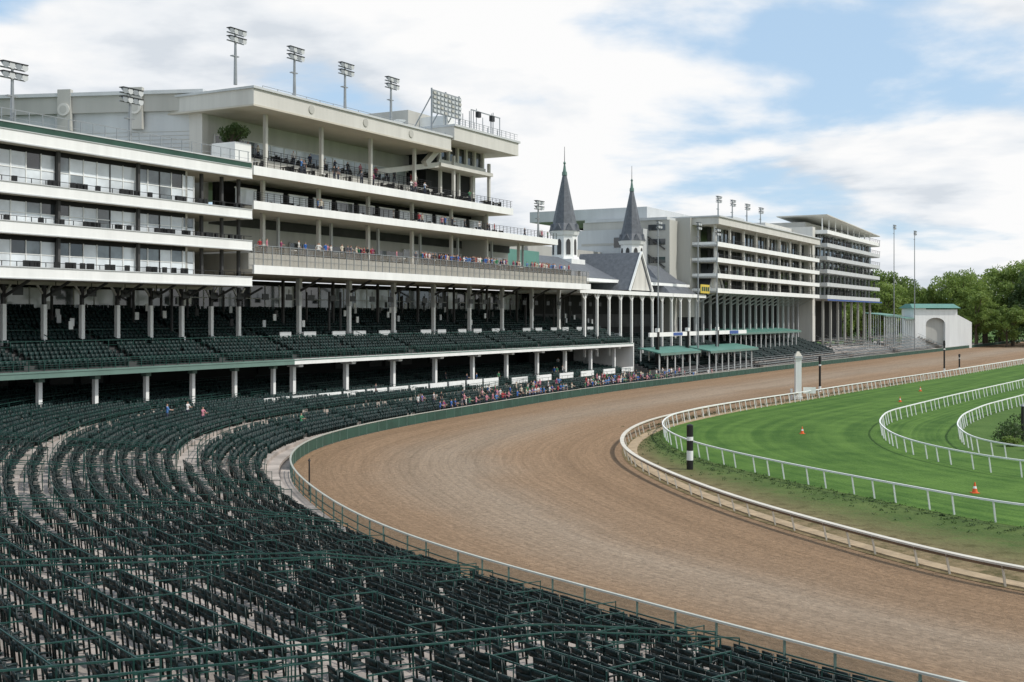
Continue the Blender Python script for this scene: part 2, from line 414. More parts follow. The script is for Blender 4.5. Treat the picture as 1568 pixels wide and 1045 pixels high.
for ri, (dc, w, z, wk) in enumerate(rows):
    if wk:
        pipe_line(dc-w/2+.06, z, 1.05, 2, 2, .045, YW); pipe_line(dc+w/2-.06, z, 1.15, 2, 2, .045, YW)
    elif ri % 2 == 1:
        pipe_line(dc+.44, z, .98, 2, 1, .032)
for i in range(0, smax, int(AISLE)):
    for off in (0, 1):
        ii = min(i+off, smax-1); prev = None
        for (dc, w, z, wk) in rows:
            p = OUT[ii]+N_OUT[ii]*dc
            if (wk and p[1] > YW) or blocked(*p): prev = None; continue
            c = (p[0], p[1], z+.98)
            if prev: pipes.beam(prev, c, .045, GREEN); pipes.beam((prev[0],prev[1],prev[2]-.45), (c[0],c[1],c[2]-.45), .03, GREEN)
            pipes.box(p[0]-.02, p[0]+.02, p[1]-.02, p[1]+.02, z, z+.98, GREEN)
            prev = c
pipes.build("box_pipe_rails", seating)

# ------------------------------------------------------------------ fences
def fence_posts(mb, Q, sp, h, w, m, z0=0, lean=0.0, i0=0, i1=None):
    T, NN = normals(Q)
    i1 = i1 or len(Q); step = np.hypot(*(Q[1]-Q[0]))
    i = i0
    while i < i1:
        x, y = Q[int(i)]; n = NN[int(i)]
        mb.beam((x-n[0]*lean, y-n[1]*lean, z0-.05), (x, y, h), w, m)
        i += sp/step
def lim(Q, ymax): return next((i for i in range(len(Q)) if Q[i,1] > ymax), len(Q)-1)
mb = MB(); k1 = lim(OUT, 92)
mb.sweep([(x,y,1.08) for x,y in OUT], .13, .07, RAILTOP)
mb.sweep([(x,y,.58) for x,y in OUT[:k1]], .05, .05, GREEN)
mb.sweep([(x,y,.16) for x,y in OUT[:k1]], .05, .05, GREEN)
mb.sweep([(x,y,.05) for x,y in OUT[k1:]], .06, .98, HEDGE)
fence_posts(mb, OUT, 2.4, 1.08, .08, TRIMG, i1=k1)
fence_posts(mb, OUT, 2.4, 1.08, .12, TRIMG, i0=k1, i1=560)
a = OUT[:k1:1]
vs = [(x,y,.2) for x,y in a]+[(x,y,1.05) for x,y in a]; n = len(a)
mb.faces(vs, [(i,i+1,n+i+1,n+i) for i in range(n-1)], WSCREEN)
mb.build("outer_track_rail")
mb = MB()
mb.sweep([(x,y,1.0) for x,y in INN], .34, .09, CREAMRAIL)
mb.sweep([(x,y,.84) for x,y in INN], .05, .16, TANP)
TI, NI = normals(INN)
mb.sweep([(x,y,.02) for x,y in (INN-NI*.9)], .9, .07, mat("sand_edge", (.36,.27,.17), .9, .3, 1.0))
fence_posts(mb, INN, 2.4, 1.0, .09, CREAMRAIL, lean=.25, i1=520)
mb.build("inner_track_rail")
def white_rail(name, Q, h=1.25, imax=520):
    mb = MB()
    mb.sweep([(x,y,h) for x,y in Q], .12, .11, WHITE)
    fence_posts(mb, Q, 2.4, h, .095, WHITE, lean=.22, i1=min(imax, len(Q)))
    mb.build(name)
white_rail("turf_rail", TOUT); white_rail("turf_rail", TIN); white_rail("turf_rail", TIN2)

# ------------------------------------------------------------------ covered tier
tier = empty("covered_seating_tier", FR)
U0, U1 = 78.0, 252.0
mb = MB()
NR = 16
trow = [(-5.4+.9*j, 7.35+.34*j) for j in range(NR)]
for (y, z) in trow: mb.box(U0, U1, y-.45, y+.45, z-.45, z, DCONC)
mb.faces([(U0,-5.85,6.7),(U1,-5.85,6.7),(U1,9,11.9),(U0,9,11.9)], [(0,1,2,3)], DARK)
mb.box(U0, 155, -6.25, -5.85, 6.65, 7.25, TRIMG)
mb.box(155, U1, -6.25, -5.85, 6.65, 7.25, WHITE)
mb.box(U0, U1, -6.3, -6.25, 7.1, 7.22, TRIMG)
mb.box(U1, U1+.3, -6.25, 9.5, 2.0, 7.25, WHITE)
mb.box(U1, U1+.3, -3.5, 9.5, 7.25, 9.0, GREY)
mb.build("tier_slab", tier)
mb = MB()
mb.rail(U0, U1, -6.05, 7.25, 1.0, 1.6, GREEN, 5, .06)
mb.rail(U0, U1, -1.6, 8.8, 1.0, 1.6, GREEN, 2, .06)
mb.rail(U0, U1, 1.0, 9.8, 1.0, 1.6, GREEN, 2, .05)
for j in range(int((U1-U0)/12)):
    u = U0+12*j
    mb.beam((u,-6,8.2), (u,8,13.4), .06, GREEN)
mb.build("tier_pipe_rails", tier)
mb = MB()
u = 122-6.3*7
while u < 156: 
    mb.box(u-.2, u+.2, -4.6, -4.2, .5, 6.9, WHITE); mb.box(u-.32,u+.32,-4.75,-4.05,6.2,6.9,TRIMG); u += 6.3
u = 156.9
while u < 252:
    mb.box(u-.25, u+.25, -4.65, -4.15, .5, 6.9, WHITE); mb.box(u-.4,u+.4,-5.6,-3.9,6.3,6.9,WHITE); u += 10.05
mb.build("lower_columns", tier)
mb = MB()
u = 158
while u < 240:
    for (p0_, p1_) in ((1.0, 3.5), (5.4, 8.1)):
        if random.random() < .8: mb.box(u+p0_, u+p1_+random.uniform(-.5,.2), -.75, -.6, 9.6, 10.25, GREY)
    u += 10.05
u = 149.0
while u < 198:
    mb.box(u, u+4.2, -7.0, -6.85, 1.9, 3.2, WHITE); mb.box(u,u+4.2,-6.85,-6.3,1.9,1.98,WHITE); mb.box(u+4.2,u+4.5,-7.0,-6.9,1.9,2.9,DARK); u += 4.7
for u in (205,213,221,229,238,246): mb.box(u, u+5, -6.6, -6.45, 2.0, 2.9, WHITE)
mb.build("white_barrier_boards", tier)
mb = MB()
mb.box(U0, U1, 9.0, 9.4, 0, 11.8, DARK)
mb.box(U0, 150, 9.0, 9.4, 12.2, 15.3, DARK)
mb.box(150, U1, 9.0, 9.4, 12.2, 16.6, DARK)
u = 82
while u < 250:
    g_ = random.choice([GLM, GLD, GLP, GLP, GLD]); top = 15.0 if u < 148 else 16.0
    mb.box(u, u+2.6, 8.6, 8.7, 12.9, top, g_); mb.box(u+2.6, u+2.75, 8.55, 8.75, 12.6, top+.1, GREY)
    if u > 150: mb.box(u, u+2.75, 8.52, 8.58, 14.3, 14.42, GREY)
    u += 2.75
u = 82
while u < 250:
    if random.random() < .5: mb.box(u, u+3, 8.7, 8.9, 4.8, 6.2, random.choice([DCONC, DCONC, DARK]))
    u += 4
mb.build("back_wall", tier)
P=[];T=[];Nn=[]
for (y, z) in trow:
    u = U0+.3
    while u < U1-.4:
        if (u % 12.0) > 1.0 and random.random() > .02: P.append((u+random.uniform(-.03,.03), y+random.uniform(-.04,.04), z)); a = random.gauss(0,.08); T.append((math.cos(a),math.sin(a))); Nn.append((-math.sin(a),math.cos(a)))
        u += .56
replicate("tier_seats", S_LOW, P, T, Nn, SEATF, tier)
mb = MB()
for i in range(110):
    u = random.uniform(82, 250); y = random.uniform(0, 8); z = 8.2+.37*(y+5.4)
    if random.random() < .7: mb.box(u, u+.5, y, y+.1, z+.5, z+1.3, random.choice([GREY, WHITE, WHITE, DCONC]))
    else: mb.beam((u, y, z), (u, y, 15.2), .2, DCONC)
for i in range(40):
    u = 84+i*4.2; mb.box(u, u+1.1, -1.2, -1.1, 14.0, 14.7, BLACK); mb.box(u+.5,u+.56,-1.18,-1.12,14.7,15.3,BLACK)
mb.build("interior_clutter", tier)

# ------------------------------------------------------------------ grandstand A (left)
A = empty("grandstand_building", FR)
a0, a1 = 78.0, 148.2
bands = [(28.0,26.9),(23.55,22.55),(20.2,19.15),(16.3,15.3)]
mb = MB(); gl = MB(); rl = MB()
for i, (zt, zb) in enumerate(bands):
    mb.box(a0, a1, -6, -5.8, zb, zt, WHITE)
    mb.box(a0, a1, -6.06, -6, zb, zb+.1, GREY)
    mb.box(a0, a1, -6.08, -5.75, zt, zt+.07, GREY)
    mb.box(a1-.2, a1, -5.8, 1.0, zb, zt, WHITE)
    mb.box(a0, a1-.2, -5.8, 14, zb+.01, zb+.4, CEIL)
    if i: rl.rail(a0, a1, -5.9, zt+.07, .45, 1.5, BLACK, 1, .05)
mb.box(a0, a1, -5.95, -5.8, 28.07, 28.6, HEDGE)
mb.box(a0, a1, -6.0, -5.75, 28.6, 28.72, GREY)
rl.rail(a0, a1, -5.6, 28.35, 1.5, 1.4, STEEL, 2, .06, None)
mb.box(a0, a1-3, 4, 14, 28.0, 30.6, GREY)
for (zf, zc, yy) in ((22.95,26.9,-4.7),(19.55,22.55,-4.7),(15.7,19.15,-4.7)):
    u = a0
    k = 0
    hm = zf+(zc-zf)*.52
    while u < 139.5:
        w = 1.48
        gl.box(u, u+w, yy, yy+.06, zf+.15, hm, GLP if random.random() < .88 else GLM)
        gl.box(u, u+w, yy, yy+.06, hm+.08, zc-.45, GLP if random.random() < .55 else (GLM if random.random() < .6 else GLD))
        gl.box(u+w, u+w+.09, yy-.08, yy+.1, zf, zc-.4, WHITE if k % 4 else DCONC)
        k += 1
        if k % 6 == 0: gl.box(u-.12, u+.14, yy-.5, yy-.2, zf, zc, DCONC)
        u += 1.57
    gl.box(a0, 139.6, yy-.05, yy+.08, hm, hm+.08, WHITE)
    gl.box(a0, 139.6, yy-.02, yy+.12, zc-.45, zc, DARK)  # dark strip stands in for the shadow below the slab above
    gl.box(139.6, 139.9, -4.7, 9, zf, zc, CREAM)
    gl.box(139.9, 148, 4.0, 4.3, zf, zc, DARK)
    gl.box(141.5, 145.5, 2.0, 2.2, zf, zc-.6, GLM)
    for uu in (142, 145, 147.6): gl.box(uu, uu+.3, -4.6, -4.3, zf, zc, DCONC)
    for q in range(60):
        uu = random.uniform(a0, 147); gl.box(uu, uu+.4, -5.4, -5.1, zf, zf+1.25, BLACK)
gl.build("windows", A)
mb.build("balcony_bands", A); rl.build("railings", A)
mb = MB()
u = 121.7-4.43*9
while u < 153.5:
    mb.box(u-.2, u+.2, -.2, .2, 9.3, 13.2, WHITE); mb.box(u-.15, u+.15, -.15, .15, 13.2, 15.35, DCONC)
    mb.box(u-.3, u+.3, -.3, .3, 9.3, 9.9, WHITE)
    for sgn in (-1, 1): mb.beam((u+.15*sgn,0,14.2), (u+1.0*sgn,0,15.3), .16, CREAM)
    mb.beam((u,-.2,13.9), (u,-3.5,15.3), .2, DCONC)
    u += 4.43
mb.box(a0, a1, -.3, .3, 15.0, 15.3, BEIGE)
mb.build("columns", A)
wx, wy = -34.4, 132.0; dx, dy = -.989, .148
ex, ey = wx+dx*50, wy+dy*50
big = MB()
nx_, ny_ = .148, .989
big.hull([(wx,wy,28),(ex,ey,28),(ex+nx_*30,ey+ny_*30,28),(wx+nx_*30,wy+ny_*30,28)],
         [(wx,wy,36.2),(ex,ey,36.2),(ex+nx_*30,ey+ny_*30,36.2),(wx+nx_*30,wy+ny_*30,36.2)], GREY)
big.hull([(wx-nx_*.5,wy-ny_*.5,35.2),(ex-nx_*.5,ey-ny_*.5,35.2),(ex+nx_*30,ey+ny_*30,35.2),(wx+nx_*30,wy+ny_*30,35.2)],
         [(wx-nx_*.5,wy-ny_*.5,37.1),(ex-nx_*.5,ey-ny_*.5,37.1),(ex+nx_*30,ey+ny_*30,37.1),(wx+nx_*30,wy+ny_*30,37.1)], BEIGE)
big.hull([(wx-nx_*.8,wy-ny_*.8,37.1),(ex-nx_*.8,ey-ny_*.8,37.1),(ex+nx_*30,ey+ny_*30,37.1),(wx+nx_*30,wy+ny_*30,37.1)],
         [(wx-nx_*.8,wy-ny_*.8,37.5),(ex-nx_*.8,ey-ny_*.8,37.5),(ex+nx_*30,ey+ny_*30,37.5),(wx+nx_*30,wy+ny_*30,37.5)], GREY)
for t in (8.0, 16.6, 30):
    cx, cy = wx+dx*t-nx_*.85, wy+dy*t-ny_*.85
    big.hull([(cx+dx*-.8,cy+dy*-.8,33.2),(cx+dx*.8,cy+dy*.8,33.2),(cx+dx*.8+nx_*.6,cy+dy*.8+ny_*.6,33.2),(cx-dx*.8+nx_*.6,cy-dy*.8+ny_*.6,33.2)],
             [(cx+dx*-.8,cy+dy*-.8,37.9),(cx+dx*.8,cy+dy*.8,37.9),(cx+dx*.8+nx_*.6,cy+dy*.8+ny_*.6,37.9),(cx-dx*.8+nx_*.6,cy-dy*.8+ny_*.6,37.9)], BEIGE)
    ring = []; ring2 = []
    for q in range(20):
        an = 2*math.pi*q/20; rx = .72*math.cos(an); rz = .72*math.sin(an)
        ring.append((cx+dx*rx-nx_*.02, cy+dy*rx-ny_*.02, 35.6+rz)); ring2.append((cx+dx*rx-nx_*.16, cy+dy*rx-ny_*.16, 35.6+rz))
    big.hull(ring, ring2, CREAM)
    ring = [(a_[0]*.62+cx*.38-nx_*.17*.62, a_[1]*.62+cy*.38-ny_*.17*.62, 35.6+(a_[2]-35.6)*.62) for a_ in ring]
    ring2 = [(a_[0]-nx_*.06, a_[1]-ny_*.06, a_[2]) for a_ in ring]
    big.hull(ring, ring2, BEIGE)
for z in np.arange(28.4, 33.2, .45):
    big.hull([(wx-nx_*.03,wy-ny_*.03,z),(ex-nx_*.03,ey-ny_*.03,z),(ex+nx_*.1,ey+ny_*.1,z),(wx+nx_*.1,wy+ny_*.1,z)],
             [(wx-nx_*.03,wy-ny_*.03,z+.06),(ex-nx_*.03,ey-ny_*.03,z+.06),(ex+nx_*.1,ey+ny_*.1,z+.06),(wx+nx_*.1,wy+ny_*.1,z+.06)], BEIGE)
o = big.build("roof_pavilion_wall")
o.parent = A; o.matrix_parent_inverse = FR.inverted()

# ------------------------------------------------------------------ clubhouse B
B = empty("clubhouse_building", FR)
mb = MB(); gl = MB(); rl = MB()
DK = 19.0
mb.box(148.4, 233.8, -6.1, -5.85, 16.7, 17.65, WHITE); mb.box(148.4, 233.8, -5.85, 9.4, 16.72, 17.2, CEIL)
mb.box(148.4, 233.8, -5.3, 8, 17.2, DK, BEIGE)
mb.box(233.6, 233.8, -5.85, 9, 16.7, 17.65, WHITE)
rl.rail(148.6, 233.7, -5.9, 17.65, 2.2, 1.5, STEEL, 3, .07, SCREEN)
mb.box(148.4, 221.4, -6.05, -5.85, 23.7, 24.6, WHITE); mb.box(148.4, 221.4, -5.85, 9.4, 23.72, 24.1, CEIL)
mb.box(221.2, 221.4, -5.85, 9, 23.7, 24.6, WHITE)
rl.rail(148.6, 221.3, -5.9, 24.6, 1.0, 1.1, BLACK, 4, .045)
mb.box(148.4, 206.4, -6.05, -5.85, 27.4, 28.4, WHITE); mb.box(148.4, 206.4, -5.85, 9.4, 27.42, 27.8, CEIL)
mb.box(206.2, 206.4, -5.85, 9, 27.4, 28.4, WHITE)
rl.rail(148.6, 206.3, -5.9, 28.4, 1.1, 1.1, BLACK, 4, .045)
rl.rail(150, 190, -2.0, 30.0, 1.1, 1.1, BLACK, 4, .045)
mb.box(150, 190, -2.1, 9, 28.4, 30.0, BEIGE)
mb.box(148.2, 188.4, -6.2, 34, 35.0, 36.7, CREAM)
mb.box(148.0, 188.6, -6.4, 34.2, 36.7, 36.95, GREY)
mb.box(148.1, 188.5, -6.28, 34.1, 34.8, 35.0, CEIL)
for u in (158, 168.5, 178.5): 
    ring = [(u+.5*math.cos(t), -6.2, 35.9+.5*math.sin(t)) for t in np.linspace(0, 2*math.pi, 14, endpoint=False)]
    mb.hull(ring, [(p[0], -6.3, p[2]) for p in ring], BEIGE)
def glazing(u0, u1, y, z0, z1, w, pal, frame=WHITE):
    u = u0
    while u < u1-.1:
        ww = min(w, u1-u)
        gl.box(u+.06, u+ww-.06, y, y+.06, z0, z1, random.choice(pal))
        gl.box(u-.06, u+.06, y-.06, y+.1, z0, z1, frame); u += w
    gl.box(u0, u1, y-.05, y+.09, z1, z1+.12, frame)
mb.box(150, 206, 2.2, 2.6, 30, 35.0, CREAM)
glazing(151, 206, 2.0, 30.1, 32.6, 2.4, [GLP, GLD, GLM, GLP])
mb.box(150, 206, 1.0, 1.4, 24.1, 27.4, DARK)
u = 150.5
while u < 205: gl.box(u, u+3.4, -1.6, -1.5, 24.7, 26.4, GLP if random.random() < .8 else GLM); gl.box(u-.1,u+3.5,-1.58,-1.45,26.4,26.55,WHITE); u += 4.6
mb.box(150, 221, 3.0, 3.4, 17.2, 23.7, CREAM)
glazing(165, 190, 2.8, DK, 21.2, 2.6, [GLD, GLM, GLD], CREAM)
glazing(190, 220, 2.8, DK, 21.6, 2.6, [GLP, GLP, GLM, GLD])
mb.box(150, 221, 2.7, 2.98, 22.6, 23.7, DCONC)
mb.box(221.4, 233, 3.0, 3.4, 17.2, 20.5, DARK)
for k in range(9):
    u = 163.4+10.05*k
    mb.box(u-.22, u+.22, -.22, .22, 9.3, 13.4, WHITE); mb.box(u-.32, u+.32, -.32, .32, 9.3, 10.2, WHITE)
    mb.box(u-.28, u+.28, -.28, .28, 13.4, 16.7, GREY); mb.beam((u,-.2,15.2), (u,-3.5,16.7), .25, DCONC)
    mb.beam((u+1.2, 3.5, 10.5), (u+1.2, 3.5, 16.6), .3, DCONC)
for k in range(-1, 6):
    u = 163.4+10.05*k
    if u < 206: mb.box(u-.2, u+.2, -3.6, -3.2, 28.4, 35.0, CREAM)
for k in range(-1, 7):
    u = 163.4+10.05*k
    if u < 221:
        mb.box(u-.22, u+.22, -3.2, -2.8, 17.2, 23.7, CREAM)
        mb.box(u+4.8, u+5.1, -1.2, -.9, 17.2, 23.7, GREY)
    if u < 206: mb.box(u-.2, u+.2, -3.2, -2.8, 24.1, 27.42, CREAM)
mb.box(149, 150, 2, 9.3, 17.2, 35.0, CREAM)
mb.box(188.6, 207.0, -6.6, 12, 36.4, 38.3, CREAM); mb.box(188.5, 207.3, -6.8, 12.2, 38.3, 38.6, GREY)
mb.box(189, 203.5, -4.2, 10, 33.0, 33.5, CREAM); mb.box(190.5, 202.5, -2.6, 9, 33.5, 36.4, GLD)
u = 190.5
while u <= 202.8: mb.box(u, u+.45, -3.0, -2.4, 33.5, 36.4, CREAM); u += 2.4
mb.box(190, 203, -3.2, -2.9, 33.5, 34.2, CREAM)
mb.beam((186,-3.4,33.0), (190.5,-3.4,36.4), .8, CREAM)
mb.beam((177,-1,31.0), (189.5,-3.6,33.3), .7, CREAM)
mb.box(190, 202, -1.0, 9, 28.4, 33.0, DARK)
mb.box(202.3, 202.8, -1.5, 9, 28.4, 36.4, CREAM)
mb.box(205.8, 206.3, -1.5, 9, 17.2, 27.4, CREAM)
for u in (192, 197, 201): mb.box(u, u+.4, -2.2, -1.8, 28.4, 33.0, CREAM)
mb.box(180, 189, 4, 14, 36.95, 39.8, GREY); mb.box(190, 199, 2, 12, 38.6, 41.5, BEIGE); mb.box(200, 206, 0, 8, 38.6, 40.6, GREY)
mb.box(193, 196, -2, 4, 38.6, 40.8, WHITE)
for q in range(12):
    u = random.uniform(190, 206); h = random.uniform(1.0, 4.2); mb.beam((u,-4,38.6), (u,-4,38.6+h), .08, STEEL)
mb.box(197, 205.5, -4.3, -4.2, 42.0, 42.15, STEEL); mb.box(198.5, 199.3, -4.6, -4.1, 41.2, 42.0, BLACK); mb.box(202.5, 203.3, -4.6, -4.1, 41.2, 42.0, BLACK)
for u in (197, 205.4): mb.beam((u,-4.25,38.6),(u,-4.25,42.1),.1,STEEL)
mb.cyl(182,-2,36.95,38.2,.1,.1,6,STEEL); mb.cyl(182,-2,38.0,38.5,.2,.9,12,WHITE)
mb.build("structure", B); gl.build("windows", B)
rl.rail(189, 207, -6.5, 38.6, 1.0, 1.3, STEEL, 3, .05)
rl.rail(150, 188, -5.9, 36.95, .35, 2.5, STEEL, 1, .05)
fx = MB()
for q in range(190):
    lev = random.choice([(28.4,150,205),(24.1,150,205),(DK,150,232),(30.0,151,189)])
    u = random.uniform(lev[1], lev[2]); y = random.uniform(-5.2, -3.6) if lev[0] != 30.0 else random.uniform(-1.5, 1)
    fx.box(u, u+.6, y, y+.6, lev[0]+.7, lev[0]+.76, WHITE if random.random()<.4 else BLACK)
    for (ox, oy) in ((.05,.05),(.5,.05),(.05,.5),(.5,.5)): fx.box(u+ox, u+ox+.05, y+oy, y+oy+.05, lev[0], lev[0]+.7, BLACK)
    fx.box(u+.75, u+1.15, y+.1, y+.5, lev[0]+.42, lev[0]+.47, BLACK); fx.box(u+1.1, u+1.15, y+.1, y+.5, lev[0], lev[0]+.95, BLACK)
fx.build("terrace_furniture", B); rl.build("railings", B)
sb = MB()
sb.box(187.0, 194.6, -4.0, -3.9, 40.2, 43.4, STEEL)
for z in np.arange(40.35, 43.3, .62):
    for u in np.arange(187.3, 194.4, .95): sb.box(u, u+.62, -4.12, -4.0, z, z+.34, GREY if (int(u*3+z*5) % 4) else BEIGE)
for u in (187.2, 190.8, 194.4): sb.box(u-.08, u+.08, -3.9, -3.7, 36.9, 43.6, STEEL); sb.beam((u,-3.7,42.5), (u,0,37), .12, STEEL)
sb.build("rooftop_sign_board", None, FR)

# ------------------------------------------------------------------ flood lights
def floodlight(u, y, z0, h, wid=2.6, rows_=2, name="floodlight_pole"):
    f = MB()
    f.cyl(u, y, z0, z0+h, .2, .11, 8, STEEL)
    for r in range(rows_):
        z = z0+h-.2-r*.85
        f.box(u-wid/2, u+wid/2, y-.06, y+.06, z-.06, z+.06, STEEL)
        n = 4
        for k in range(n):
            x = u-wid/2+wid*(k+.5)/n
            a = [(x+.32*math.cos(t), y-.45, z+.2+.32*math.sin(t)) for t in np.linspace(0, 2*math.pi, 10, endpoint=False)]
            b = [(x+.14*math.cos(t), y-.02, z+.38+.14*math.sin(t)) for t in np.linspace(0, 2*math.pi, 10, endpoint=False)]
            f.hull(a, b, GREY if k % 2 else STEEL)
            f.box(x-.3, x+.3, y-.5, y+.1, z+.42, z+.5, BLACK)
    f.box(u-.5, u+.5, y-.1, y+.3, z0+h-2.6, z0+h-2.5, STEEL)
    f.build(name, None, FR)
for x in (30, 210): floodlight(2057*98/(1780-x)+3.4, -5.2, 28, 5.6)
for x in (373, 463, 540, 610): floodlight(2057*98/(1780-x)+3.4, -5, 36.9, 5.6)
floodlight(216.5, -5, 24.6, 5.6)
for u in (306, 316, 327, 338): floodlight(u, -4, 34, 5.0, 3.0)
def wpole(X, Y, h, w=3.0): u, y = W2L(X, Y); floodlight(u, y, 0, h, w)
wpole(130, 400, 43, 3.6); wpole(137, 400, 41, 3.6); wpole(28.6, 230, 30.5, 2); wpole(43.6, 250, 30.5, 2.2); wpole(38, 240, 31, 2)

# ------------------------------------------------------------------ twin spires
C = empty("twin_spires_grandstand", FR)
mb = MB()
def spire(u, y):
    mb.box(u-3.0, u+3.0, y-3.0, y+3.0, 20, 23.2, WHITE)
    mb.cyl(u, y, 23.2, 28.6, 2.5, 2.4, 8, WHITE, math.pi/8)
    mb.cyl(u, y, 23.2, 23.7, 2.9, 2.8, 8, WHITE, math.pi/8); mb.cyl(u, y, 27.9, 28.7, 2.7, 3.0, 8, WHITE, math.pi/8)
    for k in range(8):
        t = 2*math.pi*k/8; nx, ny = math.cos(t), math.sin(t); tx, ty = -ny, nx
        ap = 2.5*math.cos(math.pi/8)
        pts = [(-.42,24.1),(.42,24.1),(.42,26.4),(.3,26.9),(0,27.15),(-.3,26.9),(-.42,26.4)]
        r0 = [(u+nx*(ap-.05)+tx*a, y+ny*(ap-.05)+ty*a, z) for a, z in pts]; r1 = [(u+nx*(ap+.06)+tx*a, y+ny*(ap+.06)+ty*a, z) for a, z in pts]
        mb.hull(r0, r1, DCONC)
        g0 = [(u+nx*2.2+tx*a, y+ny*2.2+ty*a, z) for a, z in ((-.8,28.7),(.8,28.7),(0,30.1))]
        g1 = [(u+nx*2.85+tx*a, y+ny*2.85+ty*a, z) for a, z in ((-.8,28.7),(.8,28.7),(0,30.1))]
        mb.hull(g0, g1, SLATE)
    mb.cyl(u, y, 28.7, 30.2, 3.1, 2.35, 8, SLATE, math.pi/8)
    mb.cyl(u, y, 30.2, 39.6, 2.35, .42, 8, SLATE, math.pi/8)
    mb.cyl(u, y, 39.6, 40.3, .55, .5, 8, COPPER); mb.cyl(u, y, 40.3, 42, .38, .12, 8, COPPER)
    mb.cyl(u, y, 42, 45.2, .07, .04, 6, BLACK)
    mb.cyl(u, y, 41.6, 42.0, .1, .3, 8, COPPER); mb.cyl(u, y, 42.0, 42.35, .3, .1, 8, COPPER)
us1 = 2057*116.4/(1780-865)+(105-116.4)*.484; us2 = 2057*116.4/(1780-968)+(105-116.4)*.484
spire(us1, 10); spire(us2, 10)
c0, c1 = 234, 298
mb.faces([(c0,0,19.2),(c1,0,19.2),(c1,10,23.6),(c0,10,23.6)], [(0,1,2,3)], SLATE)
mb.faces([(c0,20,19.2),(c1,20,19.2),(c1,10,23.6),(c0,10,23.6)], [(3,2,1,0)], SLATE)
mb.box(c0, c1, -.2, 20, 18.6, 19.18, WHITE)
mb.box(c0-12, c0, 4, 22, 18, 23.5, TEAL); mb.box(c0-12, c1, 18, 32, 18, 26.5, BEIGE); mb.box(c0-14, c0+12, 24, 26, 26.5, 29, TEAL)
def gable(u, w, zt, ze, y0, y1):
    a = [(u-w,y0,ze),(u+w,y0,ze),(u,y0,zt)]; b = [(u-w,y1,ze),(u+w,y1,ze),(u,y1,zt)]
    mb.hull(a, b, SLATE)
    a = [(u-w*.8,y0-.1,ze),(u+w*.8,y0-.1,ze),(u,y0-.1,zt-1.2)]; b = [(p[0],y0-.02,p[2]) for p in a]
    mb.hull(a, b, CREAM)
    mb.beam((u-w-.2,y0-.2,ze-.1), (u,y0-.2,zt+.1), .35, WHITE); mb.beam((u+w+.2,y0-.2,ze-.1), (u,y0-.2,zt+.1), .35, WHITE)
gable(us1+7, 5.5, 24.6, 17.2, -3, 10); gable(us2+18, 5.5, 24.6, 17.2, -3, 10)
a = [(us2-8,-2,17.0),(us2+8,-2,17.0),(us2+8,12,17.0),(us2-8,12,17.0)]; b = [(us2-4,5,23.2),(us2+4,5,23.2),(us2+4,11,23.2),(us2-4,11,23.2)]
mb.hull(a, b, SLATE)
mb.box(c0, c1, -4, 9, 16.2, 16.9, WHITE)
mb.box(c0, c1, 6, 6.5, 0, 16.2, DARK)
mb.box(c0, c1, 5.6, 5.9, 10.0, 12.6, DCONC)
u = c0+3
while u < c1: 
    mb.box(u-.2, u+.2, -3.6, -3.2, 5, 16.2, WHITE); mb.beam((u,-3.4,15), (u+1.2,-3.4,16.2), .2, WHITE); mb.beam((u,-3.4,15), (u-1.2,-3.4,16.2), .2, WHITE); u += 5.2
mb.box(us2+4.0, us2+9.5, -4.5, -4.3, 17.2, 19.1, YEL)
for q in range(4): mb.box(us2+4.5+q*1.25, us2+5.3+q*1.25, -4.56, -4.5, 17.7, 18.6, HEDGE)
mb.build("structure", C)
P=[];T=[];Nn=[]
for j in range(18):
    u = 252.8
    while u < 392:
        if (u % 9) > 1: P.append((u, -9+.9*j, 2.2+.36*j)); T.append((1,0)); Nn.append((0,1))
        u += .6
replicate("seats", S_LOW, P, T, Nn, SEATF, C)
mb = MB()
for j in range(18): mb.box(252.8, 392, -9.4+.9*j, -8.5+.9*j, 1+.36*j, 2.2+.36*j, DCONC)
mb.build("seat_risers", C)

# ------------------------------------------------------------------ far grandstand D
D = empty("grandstand_building", FR)
mb = MB(); rl = MB()
d0, d1 = 300.0, 388.0
mb.box(d0, d1, -6.2, 26, 32.6, 34.2, CREAM); mb.box(d0-.3, d1, -6.5, 26.2, 34.2, 34.5, GREY)
for zt in (18.4, 21.7, 25.2, 28.7):
    mb.box(d0, d1, -6, -5.7, zt-1.0, zt, WHITE); mb.box(d0, d1, -5.7, 20, zt-1.0, zt-.6, BEIGE)
    mb.box(d0, d0+.3, -5.7, 3, zt-1.0, zt, WHITE)
    rl.rail(d0, d1, -5.9, zt, .8, 3, BLACK, 2, .07)
for (za, zb) in ((17.8,20.7),(21.1,24.2),(24.6,27.7),(28.1,32.6)):
    u = d0+6
    while u < d1-1:
        mb.box(u, u+2.6, -1.5, -1.4, za, zb, random.choice([GLD, GLD, GLM, DARK, DARK]))
        mb.box(u+2.6, u+2.9, -1.7, -1.4, za, zb, BEIGE if random.random() < .4 else DCONC); u += 2.9
    for k in range(9): mb.box(d0+1+k*10, d0+1.5+k*10, -5.2, -4.7, za, zb, CREAM)
mb.box(d0-1, d0+5.5, 0, 26, 12, 34.2, BEIGE)
mb.box(d0-6, d0-1, 3, 24, 0, 33.5, BEIGE)
mb.box(d0-6.2, d0-1, 3.5, 23.5, 33.5, 34.1, GREY)
mb.box(d0-9, d0-6, 8, 24, 0, 31.5, GREY)
for z in (20, 24, 28, 31.2): mb.box(d0-6.1, d0-6.0, 4, 8, z, z+1.3, GLD)
for z in (20, 24, 28): mb.box(d0-9.08, d0-9.0, 9, 23, z, z+.5, BEIGE)
mb.box(d0-9.1, d0-9.0, 9.5, 15, 27.5, 29.7, GLD)
